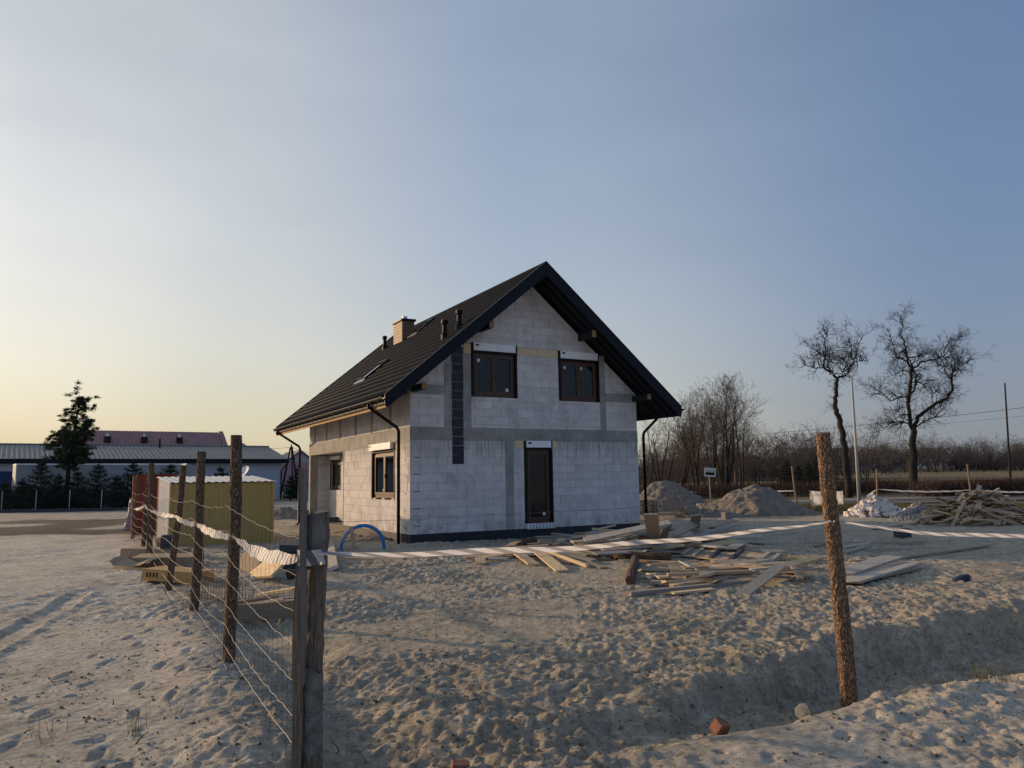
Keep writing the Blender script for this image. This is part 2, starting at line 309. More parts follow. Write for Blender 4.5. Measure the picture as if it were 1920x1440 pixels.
HY = 1.0598                              # house yaw: front runs 60.7 degrees right of the view
HO = Vector((-2.9464, 21.9233, .26))
HU = Vector((math.sin(HY), math.cos(HY), 0)); HV = Vector((-math.cos(HY), math.sin(HY), 0))
def build_ground():
    c = np.arange(-5, 6.5, .025); d = .025*1.02**np.arange(1, 400); s = np.cumsum(d)
    xs = np.concatenate([(-5 - s)[::-1], c, c[-1] + s])
    ys = [3.0]
    while ys[-1] < 60: ys.append(ys[-1]*1.0048)
    while ys[-1] < 4000: ys.append(ys[-1]*1.035)
    back = -np.cumsum(.03*1.12**np.arange(1, 55))
    ys = np.concatenate([(3.0 + back)[::-1], np.array(ys)])
    X, Y = np.meshgrid(xs, ys); Z = hbase(X, Y)
    near = (Y > 0) & (Y < 95) & (np.abs(X) < 75)
    site = sstep(-.5, .8, (X*0 + 1))
    x, y = X[near], Y[near]
    fade = np.clip(1.3 - y/90, .25, 1)
    path = sstep(-.2, .7, -((x+1.1)*.86 + (y-4.6)*.47)); dT, sT, _ = seg_dist(x, y, TRENCH_R); path = np.maximum(path, (sT < 0)*sstep(.3, 1.0, dT))
    def ridg(f, sd): return .25-np.abs(vnoise(x*f, y*f, sd))
    wx, wy = x+.25*vnoise(x*2, y*2, 50), y+.25*vnoise(x*2, y*2, 51)
    crust = np.tanh(14*(vnoise(wx*3.4, wy*3.4, 52)+.8*vnoise(wx*8, wy*8, 53)))*.0045 + np.tanh(14*(vnoise(wx*9, wy*9, 54)+.7*vnoise(wx*18, wy*18, 55)))*.009
    near_t = np.exp(-(dT/1.0)**2)
    n = .05*vnoise(x*.45, y*.45, 1) + .035*vnoise(x*1.3, y*1.3, 2) + .010*vnoise(x*3.1, y*3.1, 3) + (1-.35*path)*crust + (1-.25*path)*(.014*vnoise(x*6.3, y*6.3, 9) + .017*ridg(9, 5) + .029*ridg(16, 6) + .016*vnoise(x*27, y*27, 8)) + near_t*(.03*ridg(3.3, 60)+.05*ridg(9, 61)+.03*ridg(19, 62))
    rough = .38 + 1.15*sstep(-.28, .22, vnoise(x*.55+9, y*.55, 8)+.5*vnoise(x*1.6, y*1.6, 18))
    Z[near] += n*fade*rough
    # footprints and hoof-sized dents
    g = np.random.default_rng(3)
    def stamp(px, py, a, b, th, dep):
        r = max(a, b)*1.9
        i0, i1 = np.searchsorted(xs, [px-r, px+r]); j0, j1 = np.searchsorted(ys, [py-r, py+r])
        if i1-i0 < 2 or j1-j0 < 2: return
        lx = X[j0:j1, i0:i1]-px; ly = Y[j0:j1, i0:i1]-py
        u = (lx*math.cos(th)+ly*math.sin(th))/a; v = (-lx*math.sin(th)+ly*math.cos(th))/b
        q = np.sqrt(u*u+v*v)
        Z[j0:j1, i0:i1] += dep*(-np.exp(-(q/.75)**4) + .28*np.exp(-((q-1.2)/.32)**2))
    for k in range(1000):
        py = 3.3 + 24*g.random()**1.5; px = (g.random()*2-1)*(.72*py+1.2)
        big = g.random() < .55
        a, b = (g.uniform(.11,.17), g.uniform(.045,.07)) if big else (g.uniform(.03,.09), g.uniform(.025,.06))
        stamp(px, py, a, b, g.random()*math.pi, g.uniform(.006,.026))
    for (ax, ay), (bx, by) in [((-4.6,4.2),(-7.5,20)), ((-3.4,4.4),(-5.6,15)), ((-2.2,4.0),(-4.4,11.5)), ((-1.2,14),(7.5,10.2)), ((.5,6.6),(3.2,17)), ((2.6,4.3),(5.2,6.1)), ((4.2,9.5),(9.5,17))]:
        L = math.hypot(bx-ax, by-ay); th = math.atan2(by-ay, bx-ax)
        for q in range(int(L/.42)):          # trails of boot prints
            f = q*.42/L; sgn = 1 if q % 2 else -1; px, py = ax+(bx-ax)*f-math.sin(th)*.13*sgn+g.normal(0,.05), ay+(by-ay)*f+math.cos(th)*.13*sgn+g.normal(0,.05)
            stamp(px, py, .145, .052, th+g.normal(0,.15), g.uniform(.014,.032)); stamp(px-math.cos(th)*.12, py-math.sin(th)*.12, .05, .045, th, .02)
    # tyre tracks on the sandy path
    for (ax, ay), (bx, by), w in [((-5.3,7.4),(-7.4,13.5),.16), ((-6.5,7.0),(-8.9,13.2),.15), ((2.35,4.1),(4.9,6.0),.11)]:
        L = math.hypot(bx-ax, by-ay); ux, uy = (bx-ax)/L, (by-ay)/L
        m = (Y > 3.5) & (Y < 14) & (np.abs(X) < 9)
        l = (X[m]-ax)*ux + (Y[m]-ay)*uy; t = -(X[m]-ax)*uy + (Y[m]-ay)*ux
        k = (np.abs(t) < w*1.8) * sstep(0, .4, l) * (1-sstep(L-.5, L, l))
        Z[m] += k*(-.026*(1-sstep(w*.8, w*1.1, np.abs(t))) + .025*np.exp(-((np.abs(t)-w*1.3)/.05)**2) + .008*np.sin(l*2*math.pi/.07+np.abs(t)*20)*(np.abs(t) < w))
    global GZ
    def GZ(px, py):
        i = min(len(xs)-1, max(1, int(np.searchsorted(xs, px)))); j = min(len(ys)-1, max(1, int(np.searchsorted(ys, py)))); return float(Z[j, i])
    nx, ny = len(xs), len(ys)
    idx = np.arange(nx*ny).reshape(ny, nx)
    F = np.stack([idx[:-1,:-1], idx[:-1,1:], idx[1:,1:], idx[1:,:-1]], -1).reshape(-1, 4)
    Vv = np.stack([X, Y, Z], -1).reshape(-1, 3)
    me = npmesh('ground', Vv, F, True)
    # soil zones: R pale path sand, G dark ploughed soil, B grass and field
    P_, _, _ = seg_dist(X, Y, [(-1.1,4.6),(-2.6,7.5),(-5.9,13.4),(-12.6,25.6),(-30,57)])
    left = sstep(-.3, .6, -( (X+1.1)*.86 + (Y-4.6)*.47 ) )
    nn = vnoise(X*.3, Y*.3, 31)
    dR, sR, tR = seg_dist(X, Y, TRENCH_R)
    pale = np.clip(left*(1-sstep(22, 45, Y)) + (sR < 0)*sstep(.2, .9, dR), 0, 1)
    dark = sstep(0, .25, nn + .9*np.exp(-(((X+20)/9)**2 + ((Y-37)/13)**2)) - .55)
    lineD = (Y - 33.0) - .42*(X - 14)      # far edge of the site on the right runs along the road
    grass = sstep(0, 2.0, lineD + 2.5*vnoise(X*.5, Y*.5, 33)) * sstep(3, 9, X)
    grass = np.maximum(grass, sstep(72, 80, Y))
    cols = np.stack([pale, dark, grass, np.ones_like(pale)], -1).reshape(-1, 4).astype(np.float32)
    at_ = me.color_attributes.new('zone', 'FLOAT_COLOR', 'POINT'); at_.data.foreach_set('color', cols.ravel())
    m = bpy.data.materials.new('sandy_soil'); m.use_nodes = True; nt = m.node_tree; N = nt.nodes; L = nt.links; P = N['Principled BSDF']
    P.inputs['Roughness'].default_value = .97; P.inputs['Specular IOR Level'].default_value = .12
    ge = N.new('ShaderNodeNewGeometry'); vc = N.new('ShaderNodeVertexColor'); vc.layer_name = 'zone'
    sp = N.new('ShaderNodeSeparateColor'); L.new(vc.outputs[0], sp.inputs[0])
    def noise(sc, det=6, rg=.6):
        q = N.new('ShaderNodeTexNoise'); q.inputs['Scale'].default_value = sc; q.inputs['Detail'].default_value = det; q.inputs['Roughness'].default_value = rg
        L.new(ge.outputs['Position'], q.inputs['Vector']); return q.outputs[0]
    def ramp(src, c0, c1, p0=.3, p1=.7):
        q = N.new('ShaderNodeValToRGB'); L.new(src, q.inputs[0]); q.color_ramp.elements[0].position = p0; q.color_ramp.elements[1].position = p1
        q.color_ramp.elements[0].color = (*c0, 1); q.color_ramp.elements[1].color = (*c1, 1); return q.outputs[0]
    def mix(f, a, b):
        q = N.new('ShaderNodeMix'); q.data_type = 'RGBA'; L.new(f, q.inputs[0]); L.new(a, q.inputs[6]); L.new(b, q.inputs[7]); return q.outputs[2]
    site_c = ramp(noise(3.2, 12, .82), (.34,.293,.225), (.73,.64,.505))
    pale_c = ramp(noise(2.6, 11, .78), (.53,.475,.39), (.86,.785,.66))
    dark_c = ramp(noise(3, 8), (.10,.085,.07), (.20,.175,.145))
    gr_c = ramp(noise(.35, 9, .75), (.11,.09,.05), (.36,.27,.15))
    c = mix(sp.outputs[0], site_c, pale_c); c = mix(sp.outputs[1], c, dark_c); c = mix(sp.outputs[2], c, gr_c)
    # scattered dark crumbs of humus
    cr = ramp(noise(26, 4, .6), (.30,.28,.27), (1,1,1), .33, .42)
    q = N.new('ShaderNodeMix'); q.data_type = 'RGBA'; q.blend_type = 'MULTIPLY'; q.inputs[0].default_value = .8; L.new(c, q.inputs[6]); L.new(cr, q.inputs[7])
    def mulc(c_, src, lo, hi, p0, p1):
        r_ = ramp(src, (lo, lo, lo*.98), (hi, hi, hi), p0, p1); w_ = N.new('ShaderNodeMix'); w_.data_type = 'RGBA'; w_.blend_type = 'MULTIPLY'; w_.inputs[0].default_value = 1; L.new(c_, w_.inputs[6]); L.new(r_, w_.inputs[7]); return w_.outputs[2]
    cc = mulc(q.outputs[2], noise(.8, 6, .6), .84, 1.0, .38, .62); cc = mulc(cc, noise(14, 8, .75), .66, 1.05, .36, .58)
    L.new(cc, P.inputs['Base Color'])
    b1 = N.new('ShaderNodeBump'); b1.inputs['Strength'].default_value = 1.0; b1.inputs['Distance'].default_value = .035; L.new(noise(22, 9, .78), b1.inputs['Height'])
    b2 = N.new('ShaderNodeBump'); b2.inputs['Strength'].default_value = .7; b2.inputs['Distance'].default_value = .008; L.new(noise(120, 4), b2.inputs['Height'])
    L.new(b1.outputs[0], b2.inputs['Normal']); L.new(b2.outputs[0], P.inputs['Normal'])
    o = mk('ground', me, m); o['kind'] = 'structure'
build_ground()

# ------------------------------------------------------------------ road behind the site
def ribbon(name, pts, w, zoff, m, step=2.0):
    mb = MB(); P = []
    for a, b in zip(pts[:-1], pts[1:]):
        n = max(1, int((Vector(b)-Vector(a)).length/step))
        for i in range(n): P.append(Vector(a).lerp(Vector(b), i/n))
    P.append(Vector(pts[-1])); vs = []; fs = []
    for i, p in enumerate(P):
        d = (P[min(i+1, len(P)-1)]-P[max(i-1, 0)]).normalized(); nrm = Vector((-d.y, d.x))
        for s in (-.5, -.25, 0, .25, .5):
            q = p + nrm*w*s; vs.append((q.x, q.y, max(0, hz(q.x, q.y)) + zoff))
    k = 5
    fs = [(i*k+j, (i+1)*k+j, (i+1)*k+j+1, i*k+j+1) for i in range(len(P)-1) for j in range(k-1)]
    mb.add(vs, fs); return mb.build(name, m)
asphalt = mat('worn_asphalt', (.13,.125,.12), .9, .2, 1.2, .3, 40)
pave = mat('pale_pavement', (.24,.225,.20), .92, .15, 1.5, .3, 30)
rd = [(-2, 41.0), (6, 43.0), (14, 44.0), (24, 46.5), (40, 51.5), (70, 63)]
o = ribbon('road', [Vector(p) for p in rd], 4.6, .075, asphalt); o['kind'] = 'structure'
o = ribbon('pavement', [Vector((17, 49.2)), Vector((24, 51.3)), Vector((31, 53.6))], 4.0, .10, pave); o['kind'] = 'structure'

# ------------------------------------------------------------------ the unfinished house
W, LH = 8.21, 11.18
house = empty('unfinished_house', HO, math.pi/2 - HY)
tag(house, 'unfinished white block house with steep black metal tile roof behind the fence', 'house')
SL = .828; EU, EZ = 1.10, 3.80           # roof: slope, eave overhang, eave height
def roofz(u): return EZ + SL*(min(u, W-u) + EU)
hcoord = house
def block_mat():
    m = bpy.data.materials.new('aerated_block'); m.use_nodes = True; nt = m.node_tree; N = nt.nodes; L = nt.links; P = N['Principled BSDF']
    P.inputs['Roughness'].default_value = .95; P.inputs['Specular IOR Level'].default_value = .15
    tc = N.new('ShaderNodeTexCoord'); tc.object = house; oi = N.new('ShaderNodeObjectInfo')
    def noise(sc, det, stretch=None, off=0):
        q = N.new('ShaderNodeTexNoise'); q.inputs['Scale'].default_value = sc; q.inputs['Detail'].default_value = det; q.inputs['Roughness'].default_value = .65
        mp = N.new('ShaderNodeMapping'); L.new(tc.outputs['Object'], mp.inputs[0]); mp.inputs['Location'].default_value = (off, off, off)
        if stretch: mp.inputs['Scale'].default_value = stretch
        L.new(mp.outputs[0], q.inputs['Vector']); return q.outputs[0]
    rp = N.new('ShaderNodeValToRGB'); L.new(noise(2.2, 8), rp.inputs[0])
    rp.color_ramp.elements[0].position = .3; rp.color_ramp.elements[0].color = (.58,.555,.54,1)
    rp.color_ramp.elements[1].position = .7; rp.color_ramp.elements[1].color = (.74,.705,.685,1)
    hs = N.new('ShaderNodeHueSaturation'); mr = N.new('ShaderNodeMapRange'); mr.inputs[3].default_value = .91; mr.inputs[4].default_value = 1.06
    L.new(oi.outputs['Random'], mr.inputs[0]); L.new(mr.outputs[0], hs.inputs['Value']); L.new(rp.outputs[0], hs.inputs['Color'])
    # cement drips that ran down from the ring beam, splashes of soil near the ground
    sx = N.new('ShaderNodeSeparateXYZ'); L.new(tc.outputs['Object'], sx.inputs[0])
    def mrange(src, a, b, lo=0, hi=1):
        q = N.new('ShaderNodeMapRange'); q.inputs[1].default_value = a; q.inputs[2].default_value = b; q.inputs[3].default_value = lo; q.inputs[4].default_value = hi
        q.interpolation_type = 'SMOOTHSTEP'; L.new(src, q.inputs[0]); return q.outputs[0]
    def mul(a, b):
        q = N.new('ShaderNodeMath'); q.operation = 'MULTIPLY'; L.new(a, q.inputs[0]); L.new(b, q.inputs[1]); return q.outputs[0]
    reach = N.new('ShaderNodeMath'); reach.operation = 'MULTIPLY_ADD'; reach.inputs[1].default_value = 2.6
    L.new(noise(1.0, 4, (9, 9, .05), 3), reach.inputs[0]); reach.inputs[2].default_value = .35
    sub = N.new('ShaderNodeMath'); sub.operation = 'ADD'; L.new(sx.outputs[2], sub.inputs[0]); L.new(reach.outputs[0], sub.inputs[1])
    lo = mrange(sub.outputs[0], 3.75, 4.25); hi = mrange(sx.outputs[2], 2.66, 2.72, 1, 0)
    drip = mul(mul(lo, hi), mrange(noise(1.0, 5, (16, 16, .35), 7), .40, .62, .1, .75))
    mx = N.new('ShaderNodeMix'); mx.data_type = 'RGBA'; L.new(drip, mx.inputs[0]); L.new(hs.outputs[0], mx.inputs[6]); mx.inputs[7].default_value = (.21,.21,.215,1)
    spl = mul(mrange(sx.outputs[2], 0, .55, 1, 0), mrange(noise(3.5, 7), .42, .7, 0, .7))
    m2 = N.new('ShaderNodeMix'); m2.data_type = 'RGBA'; L.new(spl, m2.inputs[0]); L.new(mx.outputs[2], m2.inputs[6]); m2.inputs[7].default_value = (.25,.23,.20,1)
    # yellowish smear of thin mortar on a few blocks
    sm = mrange(noise(1.3, 8, None, 21), .50, .72, 0, .62)
    m3 = N.new('ShaderNodeMix'); m3.data_type = 'RGBA'; L.new(sm, m3.inputs[0]); L.new(m2.outputs[2], m3.inputs[6]); m3.inputs[7].default_value = (.36,.345,.325,1)
    L.new(m3.outputs[2], P.inputs['Base Color'])
    b = N.new('ShaderNodeBump'); b.inputs['Strength'].default_value = .35; b.inputs['Distance'].default_value = .006; L.new(noise(30, 5), b.inputs['Height']); L.new(b.outputs[0], P.inputs['Normal'])
    return m
MT['block'] = block_mat()

def clip(poly, a, b, c):                 # keep a*x + b*z <= c
    out = []
    for i, p in enumerate(poly):
        q = poly[(i+1) % len(poly)]; dp = a*p[0]+b*p[1]-c; dq = a*q[0]+b*q[1]-c
        if dp <= 0: out.append(p)
        if dp*dq < 0:
            t = dp/(dp-dq); out.append((p[0]+t*(q[0]-p[0]), p[1]+t*(q[1]-p[1])))
    return out
def area(p): return abs(sum(p[i][0]*p[(i+1)%len(p)][1]-p[(i+1)%len(p)][0]*p[i][1] for i in range(len(p))))/2
def subtract(rects, ex):
    out = []
    for (a, b, c, d) in rects:           # x0,x1,z0,z1
        x0, x1, z0, z1 = ex
        if x1 <= a+1e-6 or x0 >= b-1e-6 or z1 <= c+1e-6 or z0 >= d-1e-6: out.append((a,b,c,d)); continue
        if x0 > a: out.append((a, x0, c, d))
        if x1 < b: out.append((x1, b, c, d))
        m0, m1 = max(a, x0), min(b, x1)
        if z0 > c: out.append((m0, m1, c, z0))
        if z1 < d: out.append((m0, m1, z1, d))
    return out
RT = .42                                 # the wall stops this far under the tile line
gable = [(-SL, 1, EZ+SL*EU-RT), (SL, 1, EZ+SL*(EU+W)-RT)]
def gclip(poly):
    for a, b, c in gable: poly = clip(poly, a, b, c)
    return poly
pieces = []                              # (area, polygon in local x/z, wall id)
def lay_blocks(x0, x1, ztop, excl, wall, clipf, seed):
    g = random.Random(seed); k = 0; z = 0
    while z < ztop - .03:
        x = x0 - (.3 if k % 2 else 0) - g.uniform(0, .06)
        while x < x1:
            r = [(max(x, x0), min(x+.59, x1), z, min(z+.238, ztop))]
            x += .598
            if r[0][1]-r[0][0] < .03: continue
            for e in excl: r = subtract(r, e)
            for (a, b, c, d) in r:
                if b-a < .03 or d-c < .03: continue
                j = lambda: g.uniform(-.003, .003)
                poly = [(a+.003, c+.002), (b-.003, c+.002), (b-.003, d-.002+j()), (a+.003, d-.002+j())]
                if clipf: poly = clipf(poly)
                if len(poly) >= 3 and area(poly) > .003: pieces.append((area(poly), poly, wall))
        z += .2435; k += 1
F_EX = [(3.76,4.80,.15,2.69), (1.97,3.57,4.0,5.66), (5.10,6.70,3.98,5.62), (3.57,5.10,5.35,5.62), (3.40,3.76,2.47,2.69), (4.80,4.98,2.47,2.69),
        (0,W,2.68,3.06), (3.10,3.38,0,2.70), (1.07,1.96,3.06,5.5), (1.32,1.69,1.98,2.7), (6.71,6.93,3.06,5.56), (0,1.08,4.02,4.30), (6.92,W,4.02,4.30), (1.70,2.0,5.3,5.66)]
lay_blocks(0, W, 8.0, F_EX, 'front', gclip, 11)
# side wall is laid out in x = LH - v seen from outside (left = far end)
S_EX = [(0, LH-6.39, 0, 2.61), (LH-3.33, LH-1.22, .95, 2.69), (0, LH, 2.61, 3.06)]
S_ST = [10.33, 8.62, 6.86, 5.04, 3.36, 1.62]
lay_blocks(0, LH, 4.0, S_EX + [(LH-v-.10, LH-v+.10, 3.06, 4.2) for v in S_ST], 'side', None, 12)
PD = .75                                 # depth of the porch recess
lay_blocks(0, 10.95-6.39, 2.55, [(.33, 1.66, 1.2, 2.55)], 'porch', None, 13)
lay_blocks(.30, PD, 2.58, [], 'porch_end', None, 14)
Mw = {'front': Matrix.Identity(4),
      'side': Matrix.Translation((0, LH, 0)) @ Matrix.Rotation(-math.pi/2, 4, 'Z'),
      'porch': Matrix.Translation((PD, 10.95, 0)) @ Matrix.Rotation(-math.pi/2, 4, 'Z'),
      'porch_end': Matrix.Translation((0, 10.95, 0))}
pieces.sort(key=lambda p: -p[0]*(1.0 if p[2] == 'front' else .5))
unit = MB().box((-.5,0,-.5), (.5,1,.5)).mesh('block'); unit.materials.append(MT['block'])
rest = MB(); PB = .012
for i, (A, poly, wl_) in enumerate(pieces):
    xs_ = [p[0] for p in poly]; zs_ = [p[1] for p in poly]; jut = rnd.uniform(-.0035, .0035)
    isbox = len(poly) == 4 and abs(A-(max(xs_)-min(xs_))*(max(zs_)-min(zs_))) < .004
    if i < 299:
        cx, cz = (max(xs_)+min(xs_))/2, (max(zs_)+min(zs_))/2
        if isbox:
            o = mk('block', unit, None, house)
            o.matrix_local = Mw[wl_] @ Matrix.Translation((cx, jut, cz)) @ Matrix.Diagonal((max(xs_)-min(xs_), .04, max(zs_)-min(zs_), 1))
        else:
            o = MB().prism([(p[0]-cx, p[1]-cz) for p in poly], 0, .04).build('block', MT['block'], house)
            o.matrix_local = Mw[wl_] @ Matrix.Translation((cx, jut, cz))
    else:
        t = MB().prism(poly, jut, .04); rest.add([Mw[wl_] @ Vector(p) for p in t.v], t.f)
o = rest.build('blocks', MT['block'], house); o['kind'] = 'stuff'

# mortar core of the walls, recessed behind the block faces, with the openings left out
def core(x0, x1, ztop, holes, th, clipf, M, mb, front=.012):
    rects = [(x0, x1, 0, ztop)]
    for h in holes: rects = subtract(rects, h)
    for (a, b, c, d) in rects:
        poly = [(a,c),(b,c),(b,d),(a,d)]
        if clipf: poly = clipf(poly)
        if len(poly) >= 3:
            t = MB().prism(poly, front, th); mb.add([M @ Vector(p) for p in t.v], t.f)
cm = MB()
core(.0, W-.0, 8.0, [(3.76,4.80,.15,2.69), (1.97,3.57,4.0,5.66), (5.10,6.70,3.98,5.62)], .26, gclip, Mw['front'], cm)
core(0, LH-.26, 4.05, [(0, LH-6.39, 0, 2.61), (LH-3.33, LH-1.22, .95, 2.69)], .26, None, Mw['side'], cm)
core(0, 10.95-6.39, 2.6, [(.33,1.66,1.2,2.55)], .2, None, Mw['porch'], cm)
core(0, PD, 2.6, [], .23, None, Mw['porch_end'], cm)
cm.box((0.02,6.20,0),(PD,6.385,2.60))                           # near jamb of the recess
cm.box((.02,6.4,2.62),(PD+.2,10.94,2.75))                       # recess ceiling
cm.box((.27,10.93+.26,0),(W-.0,11.44,4.05)); cm.box((W-.25,.27,0),(W-.012,11.18,4.05))   # back and right walls
cm.prism(gclip([(.0,4.05),(W,4.05),(W,8.2),(0,8.2)]), LH, LH+.24)
cm.box((.27,.27,2.80),(W-.26,LH,2.95))                          # floor slab
cm.build('wall', MT['mortar'], house)

def ragged(mb, x0, x1, z0, z1, M, y=-.005, th=.03, jit=.014, sides='lrtb', seed=0):
    g = random.Random(seed); pts = []
    def edge(p, q, on):
        L = math.hypot(q[0]-p[0], q[1]-p[1]); n = max(1, int(L/.11)) if on else 1
        for i in range(n):
            t = i/n; j = g.uniform(-jit, jit) if on and i else 0
            nx, nz = -(q[1]-p[1])/L, (q[0]-p[0])/L
            pts.append((p[0]+(q[0]-p[0])*t+nx*j, p[1]+(q[1]-p[1])*t+nz*j))
    edge((x0,z0),(x1,z0),'b' in sides); edge((x1,z0),(x1,z1),'r' in sides); edge((x1,z1),(x0,z1),'t' in sides); edge((x0,z1),(x0,z0),'l' in sides)
    t = MB().prism(pts, y, th); mb.add([M @ Vector(p) for p in t.v], t.f)
def conc(name, x0, x1, z0, z1, wall, y=-.004, sides='lr', seed=0):
    mb = MB(); ragged(mb, x0, x1, z0, z1, Mw[wall], y, .03, .012, sides, seed); return mb.build(name, MT['concrete'], house)
conc('ring_beam', -.004, 1.30, 2.68, 3.06, 'front', -.004, 'b', 1); conc('ring_beam', 1.71, W+.004, 2.68, 3.06, 'front', -.004, 'b', 2)
conc('ring_beam', .0, LH-.001, 2.61, 3.06, 'side', -.006, 't', 3)
conc('concrete_column', 3.10, 3.38, 0, 2.68, 'front', -.005, 'lr', 4)
conc('concrete_column', 1.07, 1.31, 3.06, 4.95, 'front', -.005, 'l', 5); conc('concrete_column', 1.70, 1.955, 3.06, 5.3, 'front', -.005, 'r', 6)
conc('concrete_column', 6.71, 6.93, 3.06, 5.56, 'front', -.005, 'lr', 7)
conc('tie_beam', -.003, 1.06, 4.02, 4.30, 'front', -.003, 'tb', 8); conc('tie_beam', 6.94, W+.003, 4.02, 4.30, 'front', -.003, 'tb', 9)
for i, v in enumerate(S_ST): conc('concrete_column', LH-v-.10, LH-v+.10, 3.062, 4.0, 'side', -.004, 'lr', 20+i)
MB().box((-.004,10.955,0),(.29,11.18,2.62)).build('concrete_column', MT['concrete'], house)
MB().box((-.008,6.33,0),(.26,6.42,2.63)).build('concrete_column', MT['concrete'], house)
# dark foil-faced strips of the chase
z = 1.98; g = random.Random(5)
while z < 5.25:
    if not 2.66 < z < 2.70:
        h = .272; w0 = 1.335+g.uniform(-.012,.012); w1 = 1.69+g.uniform(-.012,.012); top = min(z+h-.012, roofz(1.33)-RT+.1)
        MB().prism([(w0,z),(w1,z+g.uniform(-.01,.01)),(w1,top+g.uniform(-.008,.008)),(w0,top)], -.012, .05).build('foil_panel', MT['foil'], house)
        MB().box((1.34,-.008,top),(1.69,.04,top+.011)).build('panel_joint', MT['mortar'], house)
    z += h
MB().prism([(3.60,5.36),(4.3,5.355),(4.31,5.6),(3.6,5.615)], -.006, .05).build('foam_strip', MT['foam'], house)
MB().prism([(4.315,5.36),(5.09,5.36),(5.09,5.585),(4.7,5.60),(4.315,5.61)], -.006, .05).build('foam_strip', MT['foam'], house)
for a, b, c, d in ((3.46,3.75,2.47,2.685),(4.81,4.97,2.47,2.68),(1.73,1.96,5.31,5.6)): MB().box((a,-.006,c),(b,.05,d)).build('foam_strip', MT['foam'], house)
MB().box((-.006,LH-(LH-1.0),2.44),(.05,1.21,2.70)).build('foam_strip', MT['foam'], house)
# plinth
pl = MB(); pl.box((.012,.01,-.55),(W-.01,.25,-.002)); pl.box((.010,.26,-.55),(.25,LH,-.002)); pl.box((W-.25,.26,-.55),(W-.012,LH+.2,-.002))
pl.build('plinth', MT['bitumen'], house)
MB().box((.2,6.3,-.5),(1.2,10.95,-.05)).build('porch_floor', MT['concrete'], house)
# steel anchors and pencil marks along the corner
for k in range(11):
    z = .16+k*.2435*1.0
    if z < 2.5 and k % 2 == 0: MB().box((-.005,.26,z),(-.001,.40,z+.02)).build('wall_tie', MT['black'], house); MB().box((.12,-.006,z+.06),(.30,-.002,z+.075)).build('wall_tie', MT['black'], house)

# windows ---------------------------------------------------------
def window(M, w, z0, z1, zbox, nsash, box=True, boxout=.03, guides=True, sticks=(), deep=.07, door=False):
    boxout = max(boxout, .05)
    fr = MB(); h = z1-z0; t = .075
    y0, y1 = deep, deep+.07
    fr.box((0,y0,z0),(t,y1,z1)); fr.box((w-t,y0,z0),(w,y1,z1)); fr.box((t,y0,z0),(w-t,y1,z0+t*1.3)); fr.box((t,y0,z1-t),(w-t,y1,z1))
    fo = fr.build('door' if door else 'window', MT['frame'], house); fo.matrix_local = M
    iw = (w-2*t)/nsash
    for k in range(nsash):
        a = t+k*iw; b = a+iw; s = .075; sm = MB(); q0, q1 = y0-.018, y1-.02; zb, zt = z0+t*1.3, z1-t
        g_ = .003
        sm.box((a+g_,q0,zb),(a+s,q1,zt)); sm.box((b-s,q0,zb),(b-g_,q1,zt)); sm.box((a+s,q0,zb),(b-s,q1,zb+s)); sm.box((a+s,q0,zt-s),(b-s,q1,zt))
        so = sm.build('sash', MT['frame'], fo)
        MB().box((a+s-.005,q0+.03,zb+s-.005),(b-s+.005,q0+.045,zt-s+.005)).build('pane', MT['glass'], fo)
        for (ks, fx, fz, sz) in sticks:
            if ks == k:
                X = a+s+(iw-2*s-sz)*fx; Z = zb+s+(zt-zb-2*s-sz)*fz
                MB().box((X,q0+.026,Z),(X+sz,q0+.029,Z+sz)).build('sticker', MT['sticker'], fo)
    if nsash == 2: MB().box((w/2+.05,y0-.035,(z0+z1)/2-.1),(w/2+.07,y0-.019,(z0+z1)/2+.02)).build('handle', MT['black'], fo)
    if guides:
        MB().box((-.07,-.012,z0),(-.002,.075,zbox)).build('guide_rail', MT['black'], fo); MB().box((w+.002,-.012,z0),(w+.07,.075,zbox)).build('guide_rail', MT['black'], fo)
    if box:
        MB().box((-.0,-boxout,z1+.06),(w,.2,zbox)).build('shutter_box', MT['box'], fo)
        MB().box((0,-.008,z1-.01),(w,.2,z1+.057)).build('shutter_slot', MT['black'], fo)
        MB().box((.06,-boxout-.003,zbox-.10),(.17,-boxout,zbox-.04)).build('sticker', MT['darkblock'], fo)
    mb = MB().box((0,.06,z0),(w,.30,z1)).build('dark_room_box', MT['black'], fo)      # black box standing in for the unlit room behind the panes
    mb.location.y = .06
    return fo
window(Matrix.Translation((2.05,0,0)), 1.45, 4.0, 5.36, 5.65, 2, sticks=((0,.03,.97,.10),(1,.85,.03,.10)))
window(Matrix.Translation((5.18,0,0)), 1.45, 3.98, 5.31, 5.61, 2, sticks=((0,.03,.97,.09),(1,.03,.97,.09)))
fo = window(Matrix.Translation((3.84,0,0)), .89, .17, 2.42, 2.685, 1, sticks=((0,.93,.02,.10),), door=True)
MB().box((-.06,-.10,-.02),(.95,.10,.0)).build('sill', MT['steel'], fo)
for k in range(8): MB().box((-.04+k*.12,-.104,.0),(.0+k*.12,-.02,.13)).build('sill_strut', MT['box'], fo)
Ms = Matrix.Translation((0, 3.26, 0)) @ Matrix.Rotation(-math.pi/2, 4, 'Z')
fo = window(Ms, 1.97, 1.0, 2.42, 2.68, 2, boxout=.13, sticks=((0,.93,.03,.07),))
for a in (.1, .9, 1.75): MB().box((a,.0,.955),(a+.22,.1,.998)).build('sill_block', MT['foam'], fo)
Mp = Matrix.Translation((PD, 10.62, 0)) @ Matrix.Rotation(-math.pi/2, 4, 'Z')
window(Mp, 1.33, 1.2, 2.35, 2.55, 1, box=True, boxout=.02)

